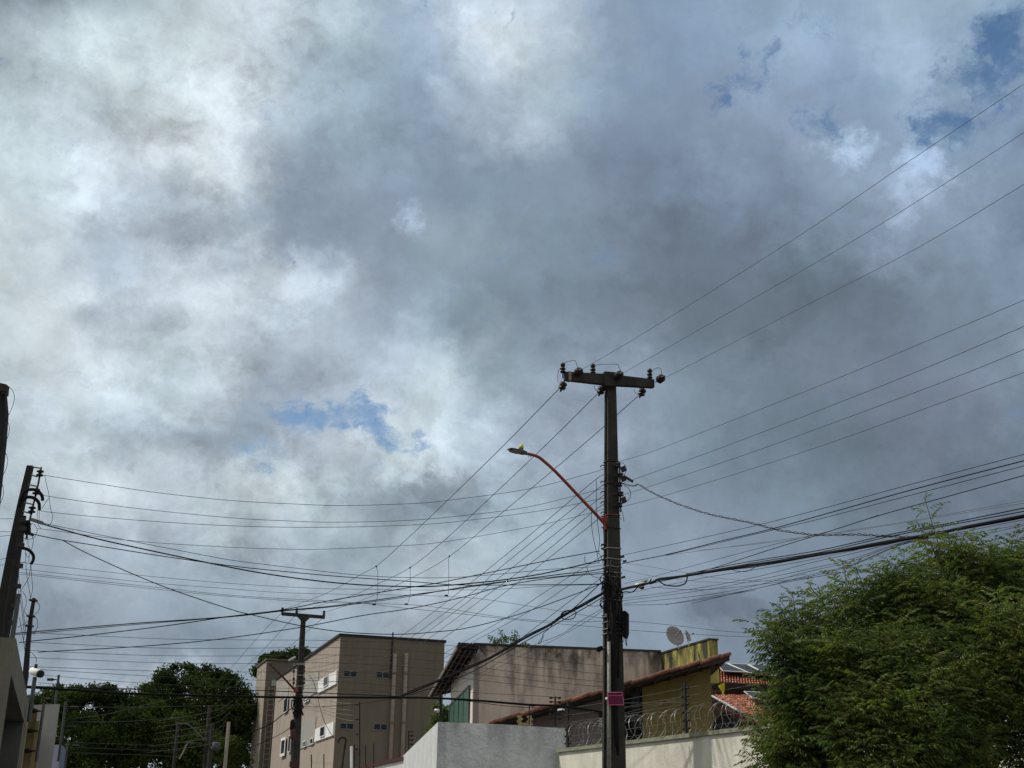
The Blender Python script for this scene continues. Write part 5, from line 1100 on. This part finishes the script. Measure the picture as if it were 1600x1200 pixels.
# the long sprig poking out at the left of the crown
def far_tree(lab, blobs, Y, n, size, seed, mat='farleaf', grp=None, trunk=True, dens=1):
    rg = np.random.default_rng(seed); x0 = P(blobs[0][0], blobs[0][1], Y).x
    t = T('tree', (x0, Y, 0), lab, 'tree', grp); cs_ = []
    for px, py, rx, ry in blobs:
        c = P(px, py, Y); cs_.append((np.array(c), np.array([rx * Y / FPX, rx * Y / FPX * .8, ry * Y / FPX])))
    tot = sum(r[0] * r[2] for _, r in cs_); vs = []
    for c, r in cs_:
        k = int(n * r[0] * r[2] / tot); nb = max(6, int(k / 110)); 
        d = rg.normal(size=(nb, 3)); d /= np.linalg.norm(d, axis=1)[:, None]; bc = c + d * r * rg.uniform(.55, 1.0, (nb, 1)); br = rg.uniform(.12, .3, (nb, 1)) * min(r[0], r[2]) + size
        idx = rg.integers(nb, size=k); o = rg.normal(size=(k, 3)) * np.array([.62, .62, .42]); p = bc[idx] + o * br[idx]
        a = rg.normal(size=(k, 3)); a /= np.linalg.norm(a, axis=1)[:, None]; b = np.cross(a, rg.normal(size=(k, 3))); b /= np.linalg.norm(b, axis=1)[:, None]
        s = rg.uniform(.5, 1.2, (k, 1)) * size
        vs.append(np.stack([p - a * s, p - b * s * .5, p + a * s, p + b * s * .5], 1).reshape(-1, 3))
    v = np.concatenate(vs); f = np.arange(len(v)).reshape(-1, 4); arr_mesh('crown', v, f, mat, t)
    b0 = Vector((x0, Y, 0)); w = .012 * Y / 4
    MB().tube([b0, b0 + Vector((.1, 0, 2)), Vector(cs_[0][0])], [w * 1.4, w, w * .5], 8).build('trunk', 'bark', t, True)
    for c, r in cs_[1:]: MB().tube([b0 + Vector((.1, 0, 2.2)), (b0 + Vector(c)) / 2 + Vector((0, 0, 1.5)), Vector(c)], [w * .7, w * .5, w * .2], 6).build('limb', 'bark', t, True)
    return t
far_tree('broad dark tree, tallest of those left of the apartment block', [(300, 1100, 90, 50), (300, 1062, 62, 26), (255, 1085, 40, 30), (350, 1075, 38, 28), (230, 1100, 34, 30), (370, 1110, 30, 40), (310, 1130, 80, 40)], 108, 42000, .15, 1, grp='dark trees beyond the left walls')
far_tree('lower dark tree between the left walls and the tallest tree', [(130, 1110, 62, 36), (115, 1085, 45, 16), (160, 1085, 30, 14), (75, 1095, 30, 22), (195, 1115, 45, 32), (215, 1140, 50, 40)], 102, 34000, .15, 2, grp='dark trees beyond the left walls')
far_tree('green bushy tree low before the broad dark tree', [(225, 1165, 60, 40), (290, 1175, 50, 34), (170, 1170, 40, 40), (330, 1180, 55, 40), (240, 1130, 60, 30)], 90, 36000, .13, 3, grp='dark trees beyond the left walls')
far_tree('dark tree lowest at the far left behind the fence posts', [(120, 1165, 55, 45), (90, 1190, 40, 30)], 94, 20000, .13, 4, grp='dark trees beyond the left walls')
far_tree('thin-leaved tree beside the stair tower with sky gaps', [(372, 1160, 34, 50), (385, 1120, 18, 26)], 112, 9000, .15, 5, grp='dark trees beyond the left walls')
far_tree('round tree top showing above the stair tower roof', [(450, 1040, 50, 22), (425, 1030, 24, 12), (478, 1028, 26, 14), (408, 1046, 14, 14)], 122, 14000, .16, 6, grp='trees behind the apartment block')
far_tree('tree sliver between apartment block and pinkish eave', [(694, 1112, 14, 20), (690, 1135, 14, 20)], 66, 1800, .14, 7, mat='young')
# weeds on the pinkish house
def weed(lab, px, py, stems, Y, seed, grp='weeds sprouting on the pinkish wall'):
    rg = random.Random(seed); b = P(px, py, Y); t = T('weed', b, lab, 'plant', grp)
    for (dx, dy) in stems:
        tip = P(px + dx, py + dy, Y); mid_ = (b + tip) / 2 + Vector((.03, 0, .05)); MB().tube(catmull([b, mid_, tip], 3), .010, 4).build('stem', 'young', t)
        m = MB()
        for k in range(26):
            f = rg.uniform(.45, 1.03); c = b + (tip - b) * f + Vector((rg.uniform(-.1, .1), rg.uniform(-.06, .06), rg.uniform(-.05, .06))); a = rg.uniform(0, 6.3); s = rg.uniform(.022, .045)
            u = Vector((math.cos(a), rg.uniform(-.5, .5), math.sin(a))).normalized() * s; v = u.cross(Vector((.3, 1, .2))).normalized() * s * .6; m.add([c - u, c - v, c + u, c + v], [(0, 1, 2, 3)])
        m.build('foliage', 'young', t, kind='stuff')
weed('tallest branching weed sprouting on top of the pinkish wall', 786, 1011, [(-3, -27), (-9, -12), (6, -14), (2, -18)], 43.9, 1)
weed('right leafy weed on top of the pinkish wall', 800, 1012, [(4, -26), (-2, -16), (9, -20), (12, -12)], 43.9, 2)
weed('small left weed leaning out from the pinkish wall top', 776, 1010, [(-11, -15), (0, -10), (-4, -6)], 43.9, 3)
weed('tiny weed near the capping right of the others', 822, 1013, [(2, -6), (-3, -5)], 43.9, 4)
